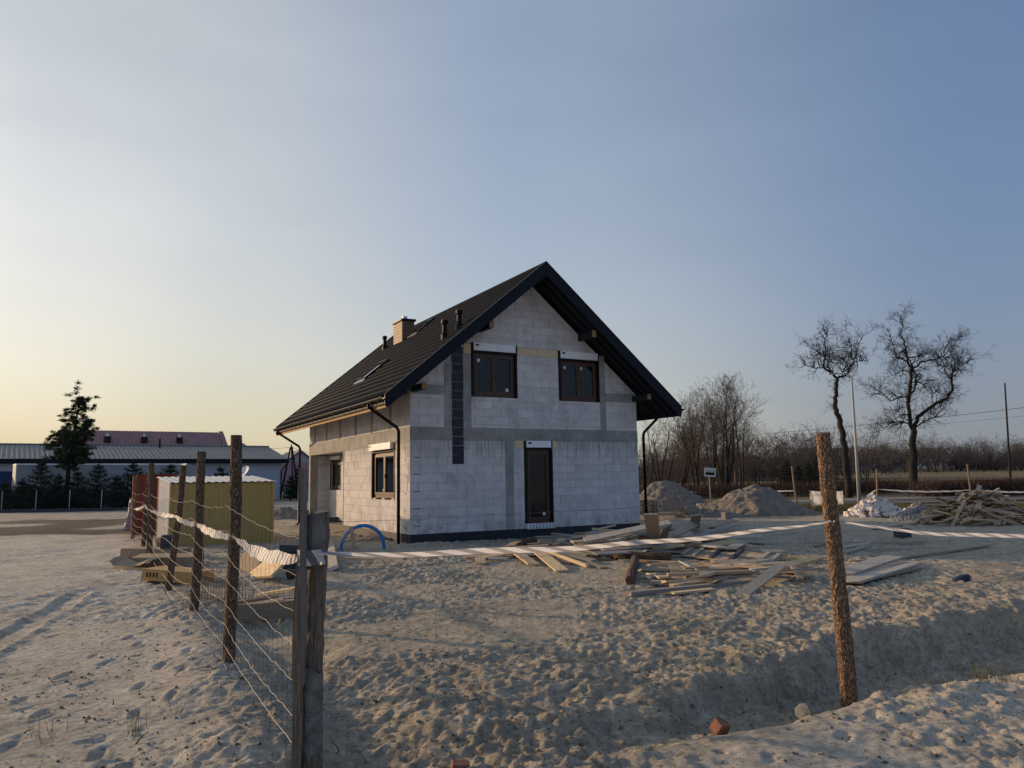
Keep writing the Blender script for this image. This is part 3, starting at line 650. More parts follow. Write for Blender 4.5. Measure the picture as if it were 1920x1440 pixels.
# roof ------------------------------------------------------------
V0, V1 = -1.0, LH+1.19
LS = (W/2+EU)*math.sqrt(1+SL*SL); cs = 1/math.sqrt(1+SL*SL); sn = SL*cs
def tiles(side):
    nv = int((V1-V0)/.19*(7 if side < 0 else 4)); ns = int(LS/.35)
    vv = np.linspace(V0, V1, nv); ss = []
    for k in range(ns+1):
        for f in (.0, .12, .55, .985):
            s = k*.35+f*.35
            if s <= LS: ss.append((s, (1-f)*.026))
    ss.append((LS, .0))
    prof = np.abs(np.cos(np.pi*vv/.19))**.8*.026
    Vv = []
    for s, h in ss:
        n = prof + h + .005
        u = -EU + s*cs - n*sn; z = EZ + s*sn + n*cs
        if side > 0: u = W - u
        Vv.append(np.stack([u, vv, z], -1))
    Vv = np.concatenate(Vv); idx = np.arange(len(ss)*nv).reshape(len(ss), nv)
    F = np.stack([idx[:-1,:-1], idx[1:,:-1], idx[1:,1:], idx[:-1,1:]], -1).reshape(-1, 4)
    if side < 0: F = F[:, ::-1]
    me = npmesh('tile_sheet', Vv, F, False); return mk('tile_sheet', me, MT['roof'], house)
roofL = tiles(-1); roofR = tiles(1)
for sd in (-1, 1):
    t = MB(); X = (lambda u: u) if sd < 0 else (lambda u: W-u)
    mid = W/2
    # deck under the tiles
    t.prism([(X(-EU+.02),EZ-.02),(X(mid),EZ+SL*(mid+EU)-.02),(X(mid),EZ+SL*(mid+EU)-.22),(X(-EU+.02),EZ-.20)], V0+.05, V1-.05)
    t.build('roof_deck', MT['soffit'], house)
    # bargeboards
    for v in (V0, V1-.03):
        MB().prism([(X(-EU-.02),EZ+.05),(X(mid),EZ+SL*(mid+EU)+.085),(X(mid),EZ+SL*(mid+EU)-.36),(X(-EU-.02+.06),EZ-.32),(X(-EU-.02),EZ-.22)], v-.01, v+.035).build('bargeboard', MT['navy'], house)
        MB().prism([(X(-EU-.02),EZ+.052),(X(mid),EZ+SL*(mid+EU)+.09),(X(mid),EZ+SL*(mid+EU)+.06),(X(-EU),EZ+.02)], v-.02, v+.10).build('verge_flashing', MT['navy'], house)
    for v in (-.78, -.42):               # flying rafters under the verge
        MB().prism([(X(-EU+.1),EZ-.14),(X(mid),EZ+SL*(mid+EU)-.225),(X(mid),EZ+SL*(mid+EU)-.38),(X(-EU+.1),EZ-.30)], v, v+.08).build('rafter', MT['soffit'], house)
    k = 0
    for v in np.arange(.1, LH+.3, .88):  # rafter tails at the eaves
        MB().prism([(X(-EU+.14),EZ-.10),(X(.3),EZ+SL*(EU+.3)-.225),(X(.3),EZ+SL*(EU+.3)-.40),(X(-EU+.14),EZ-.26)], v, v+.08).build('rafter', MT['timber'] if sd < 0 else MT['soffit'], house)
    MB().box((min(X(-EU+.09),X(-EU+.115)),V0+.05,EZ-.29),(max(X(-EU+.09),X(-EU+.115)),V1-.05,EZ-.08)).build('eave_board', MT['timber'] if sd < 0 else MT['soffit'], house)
    # gutter: half-round channel with a rolled lip
    g = MB(); n = 9; R_ = .065; cxu = -EU-.055; cz = EZ-.045; vs_ = []
    for v in (V0-.03, V1+.03):
        for k in range(n): a = math.pi+math.pi*k/(n-1); vs_.append((X(cxu+R_*math.cos(a)), v, cz+R_*math.sin(a)))
        for k in range(n): a = 2*math.pi-math.pi*k/(n-1); vs_.append((X(cxu+(R_-.006)*math.cos(a)), v, cz+(R_-.006)*math.sin(a)))
    m_ = 2*n
    g.add(vs_, [(k, (k+1)%m_, m_+(k+1)%m_, m_+k) for k in range(m_)] + [tuple(range(m_)), tuple(range(2*m_-1, m_-1, -1))])
    g.tube([(X(cxu-R_),V0-.03,cz+.006),(X(cxu-R_),V1+.03,cz+.006)], .010, 6)
    g.build('gutter', MT['black'], house)
    for v in np.arange(V0+.3, V1, .62):
        MB().box((min(X(cxu-R_-.006),X(-EU+.09)),v,cz-.085),(max(X(cxu-R_-.006),X(-EU+.09)),v+.025,cz-.068)).build('gutter_bracket', MT['black'], house)
MB().tube([(W/2,V0+.0,roofz(W/2)+.012),(W/2,V1-.0,roofz(W/2)+.012)], .07, 12).build('ridge_cap', MT['roof'], house)
for (u, z, hh, w_) in ((2.25,5.98,.22,.14),(W-2.25,5.98,.22,.14),(.10,4.06,.17,.15),(W-.10,4.06,.17,.15)):
    MB().box((u-w_/2,-.82,z),(u+w_/2,.1,z+hh)).build('purlin', MT['soffit'], house)
    MB().box((u-w_/2-.002,-.835,z-.002),(u+w_/2+.002,-.82,z+hh+.002)).build('purlin_end', MT['timber'], house)
def pipe(pts): 
    o = MB().tube(pts, .048, 10).build('downspout', MT['black'], house, True); return o
def spout(ug, v, uw, zend, kick=None):
    zc_ = EZ-.12; zt_ = 3.60; zb_ = 2.98
    p = [(ug,v,zc_),(ug,v,zt_+.03)]
    p += [(ug+(uw-ug)*.06,v,zt_-.03),(ug+(uw-ug)*.94,v,zb_+.06),(uw,v,zb_-.04),(uw,v,zend)]
    if kick: p += [(uw-.06,v,zend-.10),(uw-.2,v,zend-.16)]
    o = pipe(p)
    for z in (2.6, 1.2, .5):
        if z > zend: MB().tube([(uw,v,z-.02),(uw,v,z+.02)], .056, 10).build('pipe_clip', MT['black'], house)
    return o
spout(-1.155, .25, -.25, -.30); spout(-1.155, 11.95, -.20, -.12, True); spout(W+1.155, .2, W+.42, -.1)
# chimney, vents, roof windows
ch = MB(); ca, cb, cu0, cu1 = 7.9, 8.85, 2.80, 3.30
ct = MB(); ct.box((cu0,ca,6.7),(cu1,cb,7.92)); co = ct.build('chimney', MT['cladding'], house)
for k in range(8):
    MB().box((cu0-.012,ca-.012,6.95+k*.118),(cu1+.012,cb+.012,6.95+k*.118+.108)).build('cladding_course', MT['cladding'], co)
MB().box((cu0-.07,ca-.07,7.92),(cu1+.07,cb+.07,8.0)).build('chimney_cap', MT['navy'], co)
MB().tube([((cu0+cu1)/2,(ca+cb)/2-.1,7.98),((cu0+cu1)/2,(ca+cb)/2-.1,8.17)], .11, 14).build('flue', MT['steel'], co)
def vent(u, v, s=1.0):
    z = roofz(u); m = MB()
    m.tube([(u,v,z-.15),(u,v,z+.12*s),(u,v,z+.20*s)], [.11*s,.11*s,.075*s], 12)
    m.tube([(u,v,z+.20*s),(u,v,z+.46*s)], .072*s, 12)
    o = m.build('roof_vent', MT['black'], house, False)
    MB().tube([(u,v,z+.44*s),(u,v,z+.47*s),(u,v,z+.58*s),(u,v,z+.60*s)], [.08*s,.105*s,.105*s,.06*s], 12).build('vent_hood', MT['black'], o)
vent(1.30, .45); vent(1.62, .08); vent(2.85, 10.1)
def skylight(u0, u1, v0, v1):
    m = MB(); Mx = Matrix(((cs,0,-sn,-EU),(0,1,0,0),(sn,0,cs,EZ),(0,0,0,1)))
    s0, s1 = (u0+EU)/cs, (u1+EU)/cs
    m.box((s0,v0,.0),(s1,v0+.09,.10)); m.box((s0,v1-.09,.0),(s1,v1,.10)); m.box((s0,v0+.09,0),(s0+.1,v1-.09,.095)); m.box((s1-.12,v0+.09,0),(s1,v1-.09,.11))
    o = m.build('skylight', MT['black'], house); o.matrix_local = Mx
    MB().box((s0+.1,v0+.09,.05),(s1-.12,v1-.09,.075)).build('pane', MT['glass'], o)
    MB().box((s0-.14,v0-.06,.03),(s0-.002,v1+.06,.058)).build('flashing', MT['steel'], o)
skylight(.42, 1.32, 5.25, 6.2); skylight(3.0, 3.75, 6.75, 7.5)

# ------------------------------------------------------------------ fence posts, wire and barrier tape
def rough_post(name, base, top, r0, r1, m, seed=0, n=14, rings=26, bark=.010, tilt_top=.0):
    g = np.random.default_rng(seed); mb = MB(); base = Vector(base); top = Vector(top); L = (top-base).length
    d = (top-base).normalized(); a = d.orthogonal().normalized(); b = d.cross(a); ph = g.random(4)*6
    vs = []
    for i in range(rings+1):
        t = i/rings; c = base.lerp(top, t) + a*(.012*math.sin(ph[0]+t*5)) + b*(.012*math.sin(ph[1]+t*4))
        r = r0+(r1-r0)*t
        for k in range(n):
            th = 2*math.pi*k/n
            rr = r*(1+.05*math.sin(2*th+ph[2])+.04*math.sin(3*th+ph[3]+t*3)) + bark*(g.random()-.5)*(1.4 if (k*7+i//3) % 3 else .5)
            vs.append(c + (a*math.cos(th)+b*math.sin(th))*rr + d*(tilt_top*math.cos(th) if i == rings else 0))
    fs = [(i*n+k, i*n+(k+1)%n, (i+1)*n+(k+1)%n, (i+1)*n+k) for i in range(rings) for k in range(n)] + [tuple(range(rings*n, (rings+1)*n))]
    o_ = base.copy(); mb.add([v-o_ for v in vs], fs)
    ob = mb.build(name, m); ob.location = o_; return ob
def wav(p, q, sag, n, jit, seed):        # sagging wavy line between two points
    g = random.Random(seed); p = Vector(p); q = Vector(q); out = []
    for i in range(n+1):
        t = i/n; e = 1 if 0 < i < n else 0
        out.append(p.lerp(q, t) + Vector((g.uniform(-jit,jit)*e*.6, g.uniform(-jit,jit)*e*.6, -4*sag*t*(1-t) + g.uniform(-jit,jit)*e)))
    return out
# left run: position of the foot, position and height of the top
LP = [((-2.74,7.56),(-2.73,7.56,2.24),.062,.056,'tall brown bark fence post nearest the corner post on the left run'),
      ((-4.31,10.51),(-4.25,10.5,2.21),.060,.055,'grey-brown fence post in front of the olive shed, third on the left run'),
      ((-5.91,13.34),(-5.72,13.34,2.10),.062,.052,'leaning dark fence post by the chipboard box'),
      ((-8.67,18.56),(-8.76,18.56,2.30),.068,.062,'upright brown fence post at the white end of the shed'),
      ((-10.36,21.67),(-10.26,21.7,2.24),.060,.055,'slanting brown fence post in front of the dark red sheet'),
      ((-12.55,25.56),(-12.5,25.6,2.13),.065,.06,'fence post at the left edge of the dark red sheet')]
lpos = [Vector((-1.16,4.62,0))]
for i, (b, t, r0, r1, lab) in enumerate(LP):
    zb = hz(*b)
    tag(rough_post('fence_post', (b[0], b[1], zb-.15), t, r0, r1, MT['post'], 40+i), lab, 'fence post', 'log posts of the wire fence'); lpos.append(Vector((b[0], b[1], zb)))
# corner post: thick old half-round post, bark patches, a narrow grey board nailed to it
cp = empty('corner_post', (-1.16, 4.62, -.4))
tag(cp, 'thick weathered corner post with bark patches and a narrow grey board in front', 'fence post')
o = rough_post('post_body', (-1.20, 4.66, -.45), (-1.178, 4.68, 1.585), .064, .060, MT['postgrey'], 61, 20, 34, .012, .01); o.parent = cp; o.location = Vector((-1.20,4.66,-.45))-Vector(cp.location)
mb = MB(); g = random.Random(4); vs = []; zz = np.linspace(-.3, 1.60, 16)
for i, z in enumerate(zz):
    w = .028 + .014*max(0, 1-abs(z-.4)); xo = -1.262-.022*(1-z/1.6) + .01*math.sin(z*5)
    vs += [(xo-w*.5, 4.58, z), (xo+w, 4.57, z), (xo+w, 4.62, z), (xo-w*.5, 4.63, z)]
mb.add([Vector(v)-Vector(cp.location) for v in vs], [(i*4+k, i*4+(k+1)%4, (i+1)*4+(k+1)%4, (i+1)*4+k) for i in range(15) for k in range(4)] + [(60,61,62,63)])
mb.build('split_slab', MT['postgrey'], cp)
mb = MB(); mb.prism([(-1.262,1.845),(-1.224,1.84),(-1.208,.95),(-1.213,.62),(-1.228,.6),(-1.240,.9)], 4.535, 4.56); mb.v = [tuple(Vector(p)-Vector(cp.location)) for p in mb.v]
mb.build('nailed_board', mat('dark_grey_board', (.10,.097,.093), .9, .25, 6, .4, 30, stretch=(9,9,.5), col2=(.19,.185,.175)), cp)
for (x0, x1, z0, z1, sd) in ((-1.19,-1.07,.20,.68,1), (-1.19,-1.06,-.30,.02,2), (-1.185,-1.065,1.28,1.575,3)):
    g = random.Random(sd); n = 9; vs = []; fs = []
    for i in range(n+1):
        for k in range(7):
            t = k/6; th = math.pi*(1.12+.72*t); r = .074 + g.uniform(-.004,.004)
            e = g.uniform(-.025,.025) if i in (0, n) else 0
            vs.append(Vector((-1.19 + r*math.cos(th) + (g.uniform(-.012,.012) if k in (0,6) else 0), 4.665 + r*math.sin(th), z0+(z1-z0)*i/n+e)) - Vector(cp.location))
    fs = [(i*7+k, i*7+k+1, (i+1)*7+k+1, (i+1)*7+k) for i in range(n) for k in range(6)]
    b_ = MB(); b_.add(vs, fs); b_.build('bark_patch', MT['barkgrey'], cp)
# right posts
rp = Vector((2.78, 6.70, -.12))
tag(rough_post('fence_post', (rp.x, rp.y, -.45), (2.72, 6.70, 2.12), .068, .057, MT['postred'], 71, 20, 60, .008, .010), 'tall reddish bark fence post standing in the trench on the right', 'fence post', 'log posts of the wire fence')
rp2 = Vector((8.6, 9.7, -.1))

def wire_fence(name, a, b, heights_a, heights_b, label, seed, r=.0022, vert=.16, sag=.05, jit=.009, vr=.0011, m='wire'):
    root = empty(name, (a[0], a[1], hz(a[0], a[1]))); tag(root, label, 'wire fence', 'wire mesh panels between the posts'); off = Vector(root.location)
    lines = []
    for k, (ha, hb) in enumerate(zip(heights_a, heights_b)):
        p = wav((a[0], a[1], ha), (b[0], b[1], hb), sag*(.5+.9*((k*37+seed) % 10)/10), 26, jit, seed*31+k); lines.append(p)
        MB().tube([q-off for q in p], r, 4, False).build('strand', MT[m], root)
    n = int((Vector(a[:2])-Vector(b[:2])).length/vert); vm = MB()
    for i in range(1, n):
        t = i/n*26; j = int(t); f = t-j
        pts = [l[j].lerp(l[j+1], f) if j < 26 else l[26] for l in lines]
        vm.tube([q-off for q in pts], vr, 3, False)
    v = vm.build('vertical_wires', MT['wiredark'], root); v['kind'] = 'stuff'
    return root
def hs(zb, top, n): return [zb+.05+(top-zb-.05)*(i/(n-1))**1.15 for i in range(n)]
labs = ['wire mesh hanging between the corner post and the next post', 'wire mesh between the second and third posts of the left run', 'wire mesh in front of the olive shed wall', 'wire mesh beside the cardboard on the left run',
        'wire mesh at the white end of the shed', 'wire mesh in front of the dark red sheet']
for i in range(6):
    a, b = lpos[i], lpos[i+1]
    n = (b-a).normalized(); side = Vector((-n.y, n.x, 0))*.06      # the wire runs on the path side
    wire_fence('wire_fence', a+side, b+side, hs(a.z, 1.55 if i else 1.42, 8), hs(b.z, 1.55, 8), labs[i], 3+i, .0014 if i < 2 else .0022, .16 if i < 3 else .3, .06)
c0 = Vector((-1.05, 4.72, -.2))
wire_fence('wire_fence', c0, rp+Vector((0,.08,0)), hs(-.35, 1.52, 8), hs(-.3, 1.58, 8), 'thin wire mesh in front of the house between the corner post and the right post', 21, .0011, .30, .02, .010, .0009, 'wiredark')
wire_fence('wire_fence', rp+Vector((0,.08,0)), rp2, hs(-.3, 1.55, 8), hs(-.1, 1.5, 8), 'thin wire mesh to the right of the right post', 22, .0011, .30, .03, .010, .0009, 'wiredark')

def tape(p, q, sag, label, w0=.075, w1=.075, tw=.5, seed=0, n=48, rate=9.0, m='tape'):
    g = random.Random(seed); p = Vector(p); q = Vector(q); me = bpy.data.meshes.new('barrier_tape'); vs = []; uv = []; L = (q-p).length
    ph = g.uniform(0, 6)
    for i in range(n+1):
        t = i/n; c = p.lerp(q, t) + Vector((0, 0, -4*sag*t*(1-t) + .006*math.sin(t*23+ph)))
        pinch = min(1, .45+2.2*min(t, 1-t)); w = (w0+(w1-w0)*t)*pinch
        a = tw*math.sin(t*math.pi*1.6+ph); d = (q-p).normalized(); s = Vector((-d.y, d.x, 0))
        up = Vector((0,0,1))*math.cos(a) + s*math.sin(a)
        for k in range(3):
            f = k/2-.5; vs.append(c + up*w*f + s*(.006*math.sin(t*40+k*2+ph)) - p); uv.append((t*L*rate, k*.35))
    fs = [(i*3+k, i*3+k+1, (i+1)*3+k+1, (i+1)*3+k) for i in range(n) for k in range(2)]
    me.from_pydata([tuple(v) for v in vs], [], fs); me.update(); l = me.uv_layers.new(name='UVMap')
    for lp in me.loops: l.data[lp.index].uv = uv[lp.vertex_index]
    me.polygons.foreach_set('use_smooth', [True]*len(fs))
    o = mk('barrier_tape', me, MT[m]); o.location = p; return tag(o, label, 'barrier tape', 'white and grey barrier tape along the fence')
tl = [Vector((-1.275,4.56,1.325)), Vector((-2.70,7.47,1.26)), Vector((-4.27,10.43,1.235)), Vector((-5.80,13.26,1.235)), Vector((-8.72,18.48,1.19)), Vector((-10.3,21.6,1.22)), Vector((-12.5,25.5,1.0))]
tlab = ['wide striped barrier tape from the corner post to the first bark post on the left', 'barrier tape between the two posts in front of the olive shed', 'barrier tape between the third post and the leaning post',
        'barrier tape crossing the white end of the shed', 'short barrier tape between the two far posts by the red sheet', 'barrier tape in front of the dark red sheet']
for i in range(6): tape(tl[i], tl[i+1], .04 if i else .06, tlab[i], .10 if i == 0 else .085, .085, .35, 50+i, rate=8.5)
tape((-1.15,4.55,1.345), (2.70,6.62,1.365), .07, 'long barrier tape stretched in front of the house from corner post to right post', .042, .030, .25, 71, 70, 4.5, 'tapepale')
tape((2.72,6.62,1.36), (8.5,9.55,1.28), .22, 'sagging barrier tape running right from the right bark post', .034, .045, .3, 72, 60, 3, 'tapepale')
# wrap of tape round the corner post
b_ = MB()
for k in range(13):
    th = math.pi*(.95+1.12*k/12); b_.v += [(-1.20+.082*math.cos(th)-.01, 4.645+.105*math.sin(th), 1.325-.045), (-1.20+.082*math.cos(th)-.01, 4.645+.105*math.sin(th), 1.325+.045)]
b_.f = [(2*k, 2*k+2, 2*k+3, 2*k+1) for k in range(12)]; b_.v = [tuple(Vector(p)-Vector(cp.location)) for p in b_.v]
me = b_.mesh('tape_wrap'); l = me.uv_layers.new(name='UVMap')
for lp in me.loops: l.data[lp.index].uv = ((lp.vertex_index//2)*.22, (lp.vertex_index % 2)*.5)
mk('tape_wrap', me, MT['tape'], cp)

# far fence on the right with its tape
FP = [((22.35,78.2),2.2), ((15.69,43.08),2.3), ((25.59,54.3),2.25), ((33.6,56.9),2.7)]
FX = [(gp(1380,925), gp(1380,925).y, 883), (gp(1495,950), gp(1495,950).y, 874), (gp(1646,942), gp(1646,942).y, 880), (gp(1821,940), gp(1821,940).y, 870), (gp(2010,938), gp(2010,938).y, 868)]
fl = ['thin fence post between the two sand heaps', 'leaning fence post right of the near sand heap', 'fence post behind the heap of broken white blocks', 'fence post behind the big wood heap', 'fence post beyond the right edge']
ftop = []
for i, (b, D, ty) in enumerate(FX):
    px = (1378, 1485, 1643, 1814, 2000)[i]; t = at(px, ty, D); ftop.append((b, t))
    if i < 4: tag(rough_post('fence_post', (b.x, b.y, -.1), t, .055 if i else .07, .05 if i else .06, MT['postpale'], 90+i, 8, 6, .006), fl[i], 'fence post', 'pale posts of the far fence')
tape(at(1290,922,60), at(1378,926,FX[0][1]), .05, 'barrier tape left of the thin far post', .14, .14, .2, 81, 20, 1.5, 'tapepale')
tape(at(1378,918,FX[0][1]), at(1488,920,FX[1][1]), .1, 'barrier tape behind the near sand heap', .12, .08, .2, 82, 20, 1.5, 'tapepale')
tape(at(1625,930,50), at(1645,917,FX[2][1]), .0, 'loose tape end left of the post behind the white blocks', .07, .07, .2, 83, 10, 2, 'tapepale')
tape(at(1645,917,FX[2][1]), at(1817,919,FX[3][1]), .12, 'barrier tape above the heap of white blocks', .1, .1, .2, 84, 30, 1.5, 'tapepale')
tape(at(1817,919,FX[3][1]), at(2005,920,FX[4][1]), .1, 'barrier tape above the big wood heap', .1, .1, .2, 85, 30, 1.5, 'tapepale')

# ------------------------------------------------------------------ boards, logs and heaps
def plank_meshes():
    out = []; g = random.Random(9)
    for k in range(5):
        n = 6; vs = []; bx = g.uniform(-.5,.5); bz = g.uniform(-1,1)
        for i in range(n+1):
            t = i/n-.5; dy = bx*(t*t-.12)*.12; dz = bz*(t*t-.12)*.25
            e = [g.uniform(-.006,.006) if i in (0,n) else 0 for _ in range(4)]
            for (y, z), ee in zip(((-.5,-.5),(.5,-.5),(.5,.5),(-.5,.5)), e): vs.append((t+ee, y+dy, z+dz))
        fs = [(i*4+q, i*4+(q+1)%4, (i+1)*4+(q+1)%4, (i+1)*4+q) for i in range(n) for q in range(4)] + [(0,1,2,3), tuple(n*4+q for q in (3,2,1,0))]
        fs = [tuple(reversed(f)) for f in fs]
        m = MB(); m.add(vs, fs); out.append(m)
    return out
PM = {}
pmb = plank_meshes()
for key in ('plank','plankgrey','plankfresh'):
    PM[key] = []
    for m in pmb:
        me = m.mesh('plank'); me.materials.append(MT[key]); PM[key].append(me)
pr = random.Random(17); WIDE = ('boards thrown down in front of the house wall', 'boards and logs piled at the right corner of the house', 'loose boards in the heap nearest the middle of the yard')
def frame_from(p, q, roll):
    d = (q-p); L = d.length; x = d.normalized(); up = Vector((0,0,1)) if abs(x.z) < .95 else Vector((0,1,0))
    y = up.cross(x).normalized(); z = x.cross(y)
    y, z = y*math.cos(roll)+z*math.sin(roll), z*math.cos(roll)-y*math.sin(roll)
    M = Matrix((x, y, z)).transposed().to_4x4(); M.translation = (p+q)/2; return M, L
def plank(p, q, w, t, label, group, key='plank', roll=0.0, name='plank', cat='plank'):
    p, q = Vector(p), Vector(q); M, L = frame_from(p, q, roll)
    if group in WIDE and w < .3: w *= 1.35
    o = mk(name, pr.choice(PM[key]), None); o.matrix_world = M @ Matrix.Diagonal((L, w, t, 1))
    if group and label.startswith('board'): label = {'plank':'brown weathered ','plankgrey':'grey ','plankfresh':'pale fresh '}[key] + ('long ' if L > 1.6 else 'short ' if L < .75 else '') + ('narrow ' if w < .09 else 'broad ' if w > .17 else '') + label
    return tag(o, label, cat, group)
def zoomer(x0, y0, s):
    def f(x, y, z=.05): return gp(x0+x*s, y0+y*s, z)
    return f
def log(p, q, r, label, group, key='barklog'):
    p, q = Vector(p), Vector(q); m = MB(); g = random.Random(int(abs(p.x*1000))); L = (q-p).length
    pts = [(L*(i/6-.5), .02*math.sin(i+g.random()), .01*math.sin(i*1.7)) for i in range(7)]
    m.tube(pts, [r*(1+g.uniform(-.06,.06)) for _ in range(7)], 10); o = m.build('log', MT[key], None, False)
    M, _ = frame_from(p, q, 0); o.matrix_world = M; return tag(o, label, 'log', group)
A = zoomer(860, 930, 460/1920)           # heap below the front wall
GA = 'boards thrown down in front of the house wall'; LA = 'board in the loose heap below the glazed door'
for x0, y0, z0, x1, y1, z1, w, t, key, roll in [
    (130,490,.03,440,440,.16,.22,.03,'plank',.1), (440,430,.16,590,535,.04,.20,.03,'plankfresh',-.1), (600,415,.18,810,585,.04,.18,.03,'plankfresh',.05),
    (670,420,.20,1010,548,.05,.05,.06,'plankfresh',0), (750,430,.18,1060,505,.08,.12,.03,'plankgrey',.1), (740,408,.22,1010,462,.12,.13,.03,'plankfresh',.1), (860,408,.22,1190,462,.12,.16,.03,'plankfresh',-.15),
    (1000,520,.04,1130,562,.03,.12,.03,'plank',0), (760,490,.08,890,522,.04,.06,.05,'plank',0), (380,385,.10,470,365,.2,.16,.03,'plank',.4), (540,375,.12,900,362,.16,.12,.03,'plankgrey',0),
    (620,350,.2,740,372,.12,.2,.03,'plank',.3), (750,372,.10,850,345,.2,.14,.03,'plankgrey',.2), (270,425,.05,480,400,.10,.12,.03,'plankgrey',0), (380,490,.03,600,500,.03,.14,.03,'plankgrey',0), (930,380,.14,1180,425,.10,.16,.03,'plankgrey',.1),
    (560,470,.03,700,430,.08,.1,.05,'plank',.2), (470,400,.12,700,385,.15,.1,.03,'plank',.1)]:
    plank(A(x0,y0,z0), A(x1,y1,z1), w, t, LA, GA, key, roll)
GB = 'boards and logs piled at the right corner of the house'; LB = 'board in the big pile at the right corner of the house'
for x0, y0, z0, x1, y1, z1, w, t, key, roll in [
    (930,290,.30,1210,275,.42,.14,.03,'plank',0), (905,318,.28,1180,300,.40,.14,.04,'plankgrey',.1), (1080,262,.40,1225,228,.50,.12,.03,'plankgrey',0), (1215,215,.52,1435,205,.55,.14,.03,'plank',0),
    (1215,322,.30,1300,300,.32,.10,.05,'plank',0), (1530,360,.25,1505,140,1.1,.20,.03,'plankgrey',0), (1680,305,.36,1850,215,.62,.34,.03,'plankgrey',.3), (1590,340,.25,1630,240,.6,.22,.03,'plankgrey',.5), (1850,255,.35,1855,150,.85,.18,.03,'plankgrey',.2),
    (1640,335,.2,1960,330,.3,.2,.03,'plankgrey',.1), (1880,290,.3,2160,225,.35,.24,.03,'plankgrey',.1), (1290,330,.3,1480,290,.34,.10,.05,'plank',.2), (1400,300,.35,1640,245,.4,.12,.05,'plankgrey',0), (1700,420,.1,1900,370,.24,.13,.08,'plank',.2), (1560,400,.14,1760,350,.3,.18,.03,'plank',.2),
    (1030,365,.2,1085,345,.24,.12,.05,'plankgrey',0), (1100,340,.2,1300,345,.24,.12,.03,'plank',.3), (1950,240,.4,2150,190,.3,.2,.03,'plank',.1)]:
    plank(A(x0,y0,z0), A(x1,y1,z1), w, t, LB, GB, key, roll)
plank(A(985,345,.36), A(1650,205,.72), .30, .04, 'longest wide grey board lying across the top of the pile by the house corner', GB, 'plankgrey', .25)
GL = 'logs in the pile at the right corner of the house'
for x0, y0, z0, x1, y1, z1, r in [(480,368,.10,610,348,.10,.10), (1190,352,.12,1400,368,.16,.09), (1180,420,.08,1320,430,.12,.09), (1300,470,.08,1660,480,.08,.10), (1390,375,.16,1560,395,.2,.09), (1200,470,.06,1320,480,.06,.09), (1050,435,.1,1190,415,.1,.08), (1340,420,.1,1500,435,.14,.085), (1420,330,.3,1560,350,.3,.07)]:
    log(A(x0,y0,z0), A(x1,y1,z1), r, 'short bark log under the boards by the house corner', GL)
log(A(1345,660,.07), A(1380,490,.09), .085, 'single bark log lying end-on at the edge of the heap', None)
B = zoomer(1140, 900, 420/1920)          # heap right of centre
GC = 'loose boards in the heap nearest the middle of the yard'; LC = 'board in the low heap in the middle of the yard'
for x0, y0, z0, x1, y1, z1, w, t, key, roll in [
    (95,685,.03,960,722,.06,.08,.04,'plankfresh',0), (305,775,.12,490,835,.10,.16,.03,'plankfresh',0), (455,845,.05,645,868,.05,.10,.03,'plankfresh',.1), (510,812,.14,1225,785,.16,.09,.05,'plank',0),
    (720,722,.12,800,778,.12,.14,.04,'plankfresh',0), (790,772,.13,1295,735,.14,.14,.04,'plankfresh',.1), (820,735,.12,970,755,.12,.16,.03,'plankfresh',.1), (960,735,.13,1090,748,.13,.12,.04,'plankfresh',0), (1170,722,.14,1300,745,.14,.12,.04,'plankfresh',0),
    (655,862,.04,745,820,.12,.08,.06,'plankfresh',.3), (700,845,.06,880,805,.10,.12,.05,'plankgrey',.2), (545,908,.03,880,862,.05,.08,.06,'plank',0), (790,862,.05,1390,800,.12,.10,.05,'plank',0), (180,975,.03,1290,862,.05,.10,.06,'plankgrey',0), (545,970,.02,900,935,.03,.10,.03,'plankfresh',0),
    (880,892,.05,1600,822,.08,.12,.05,'plank',.1), (1390,855,.08,1750,825,.03,.10,.03,'plank',0), (1360,865,.05,1620,965,.02,.08,.04,'plankfresh',0), (300,868,.02,560,868,.02,.05,.03,'plankgrey',0), (880,805,.10,1240,788,.14,.16,.03,'plankgrey',0),
    (1190,800,.12,1290,840,.08,.06,.05,'plankfresh',.3), (840,850,.06,1180,828,.09,.14,.04,'plank',.15), (1220,770,.14,1470,745,.18,.10,.04,'plankgrey',0), (780,555,.2,1060,585,.2,.18,.03,'plankgrey',0), (1050,588,.2,1150,535,.24,.2,.03,'plankgrey',0), (1310,612,.05,1510,612,.05,.2,.04,'plankfresh',.1), (1100,600,.12,1240,560,.16,.24,.03,'plank',.1), (560,560,.06,720,540,.1,.2,.03,'plank',.1)]:
    plank(B(x0,y0,z0), B(x1,y1,z1), w, t, LC, GC, key, roll)
plank(B(1150,985,.03), B(1490,728,.26), .20, .03, 'broad grey board leaning across the low heap in the middle of the yard', None, 'plankgrey', .1)
plank(B(560,472,.30), B(1350,490,.16), .55, .04, 'large pale sheet board lying on top behind the tape', None, 'plankgrey', .1)
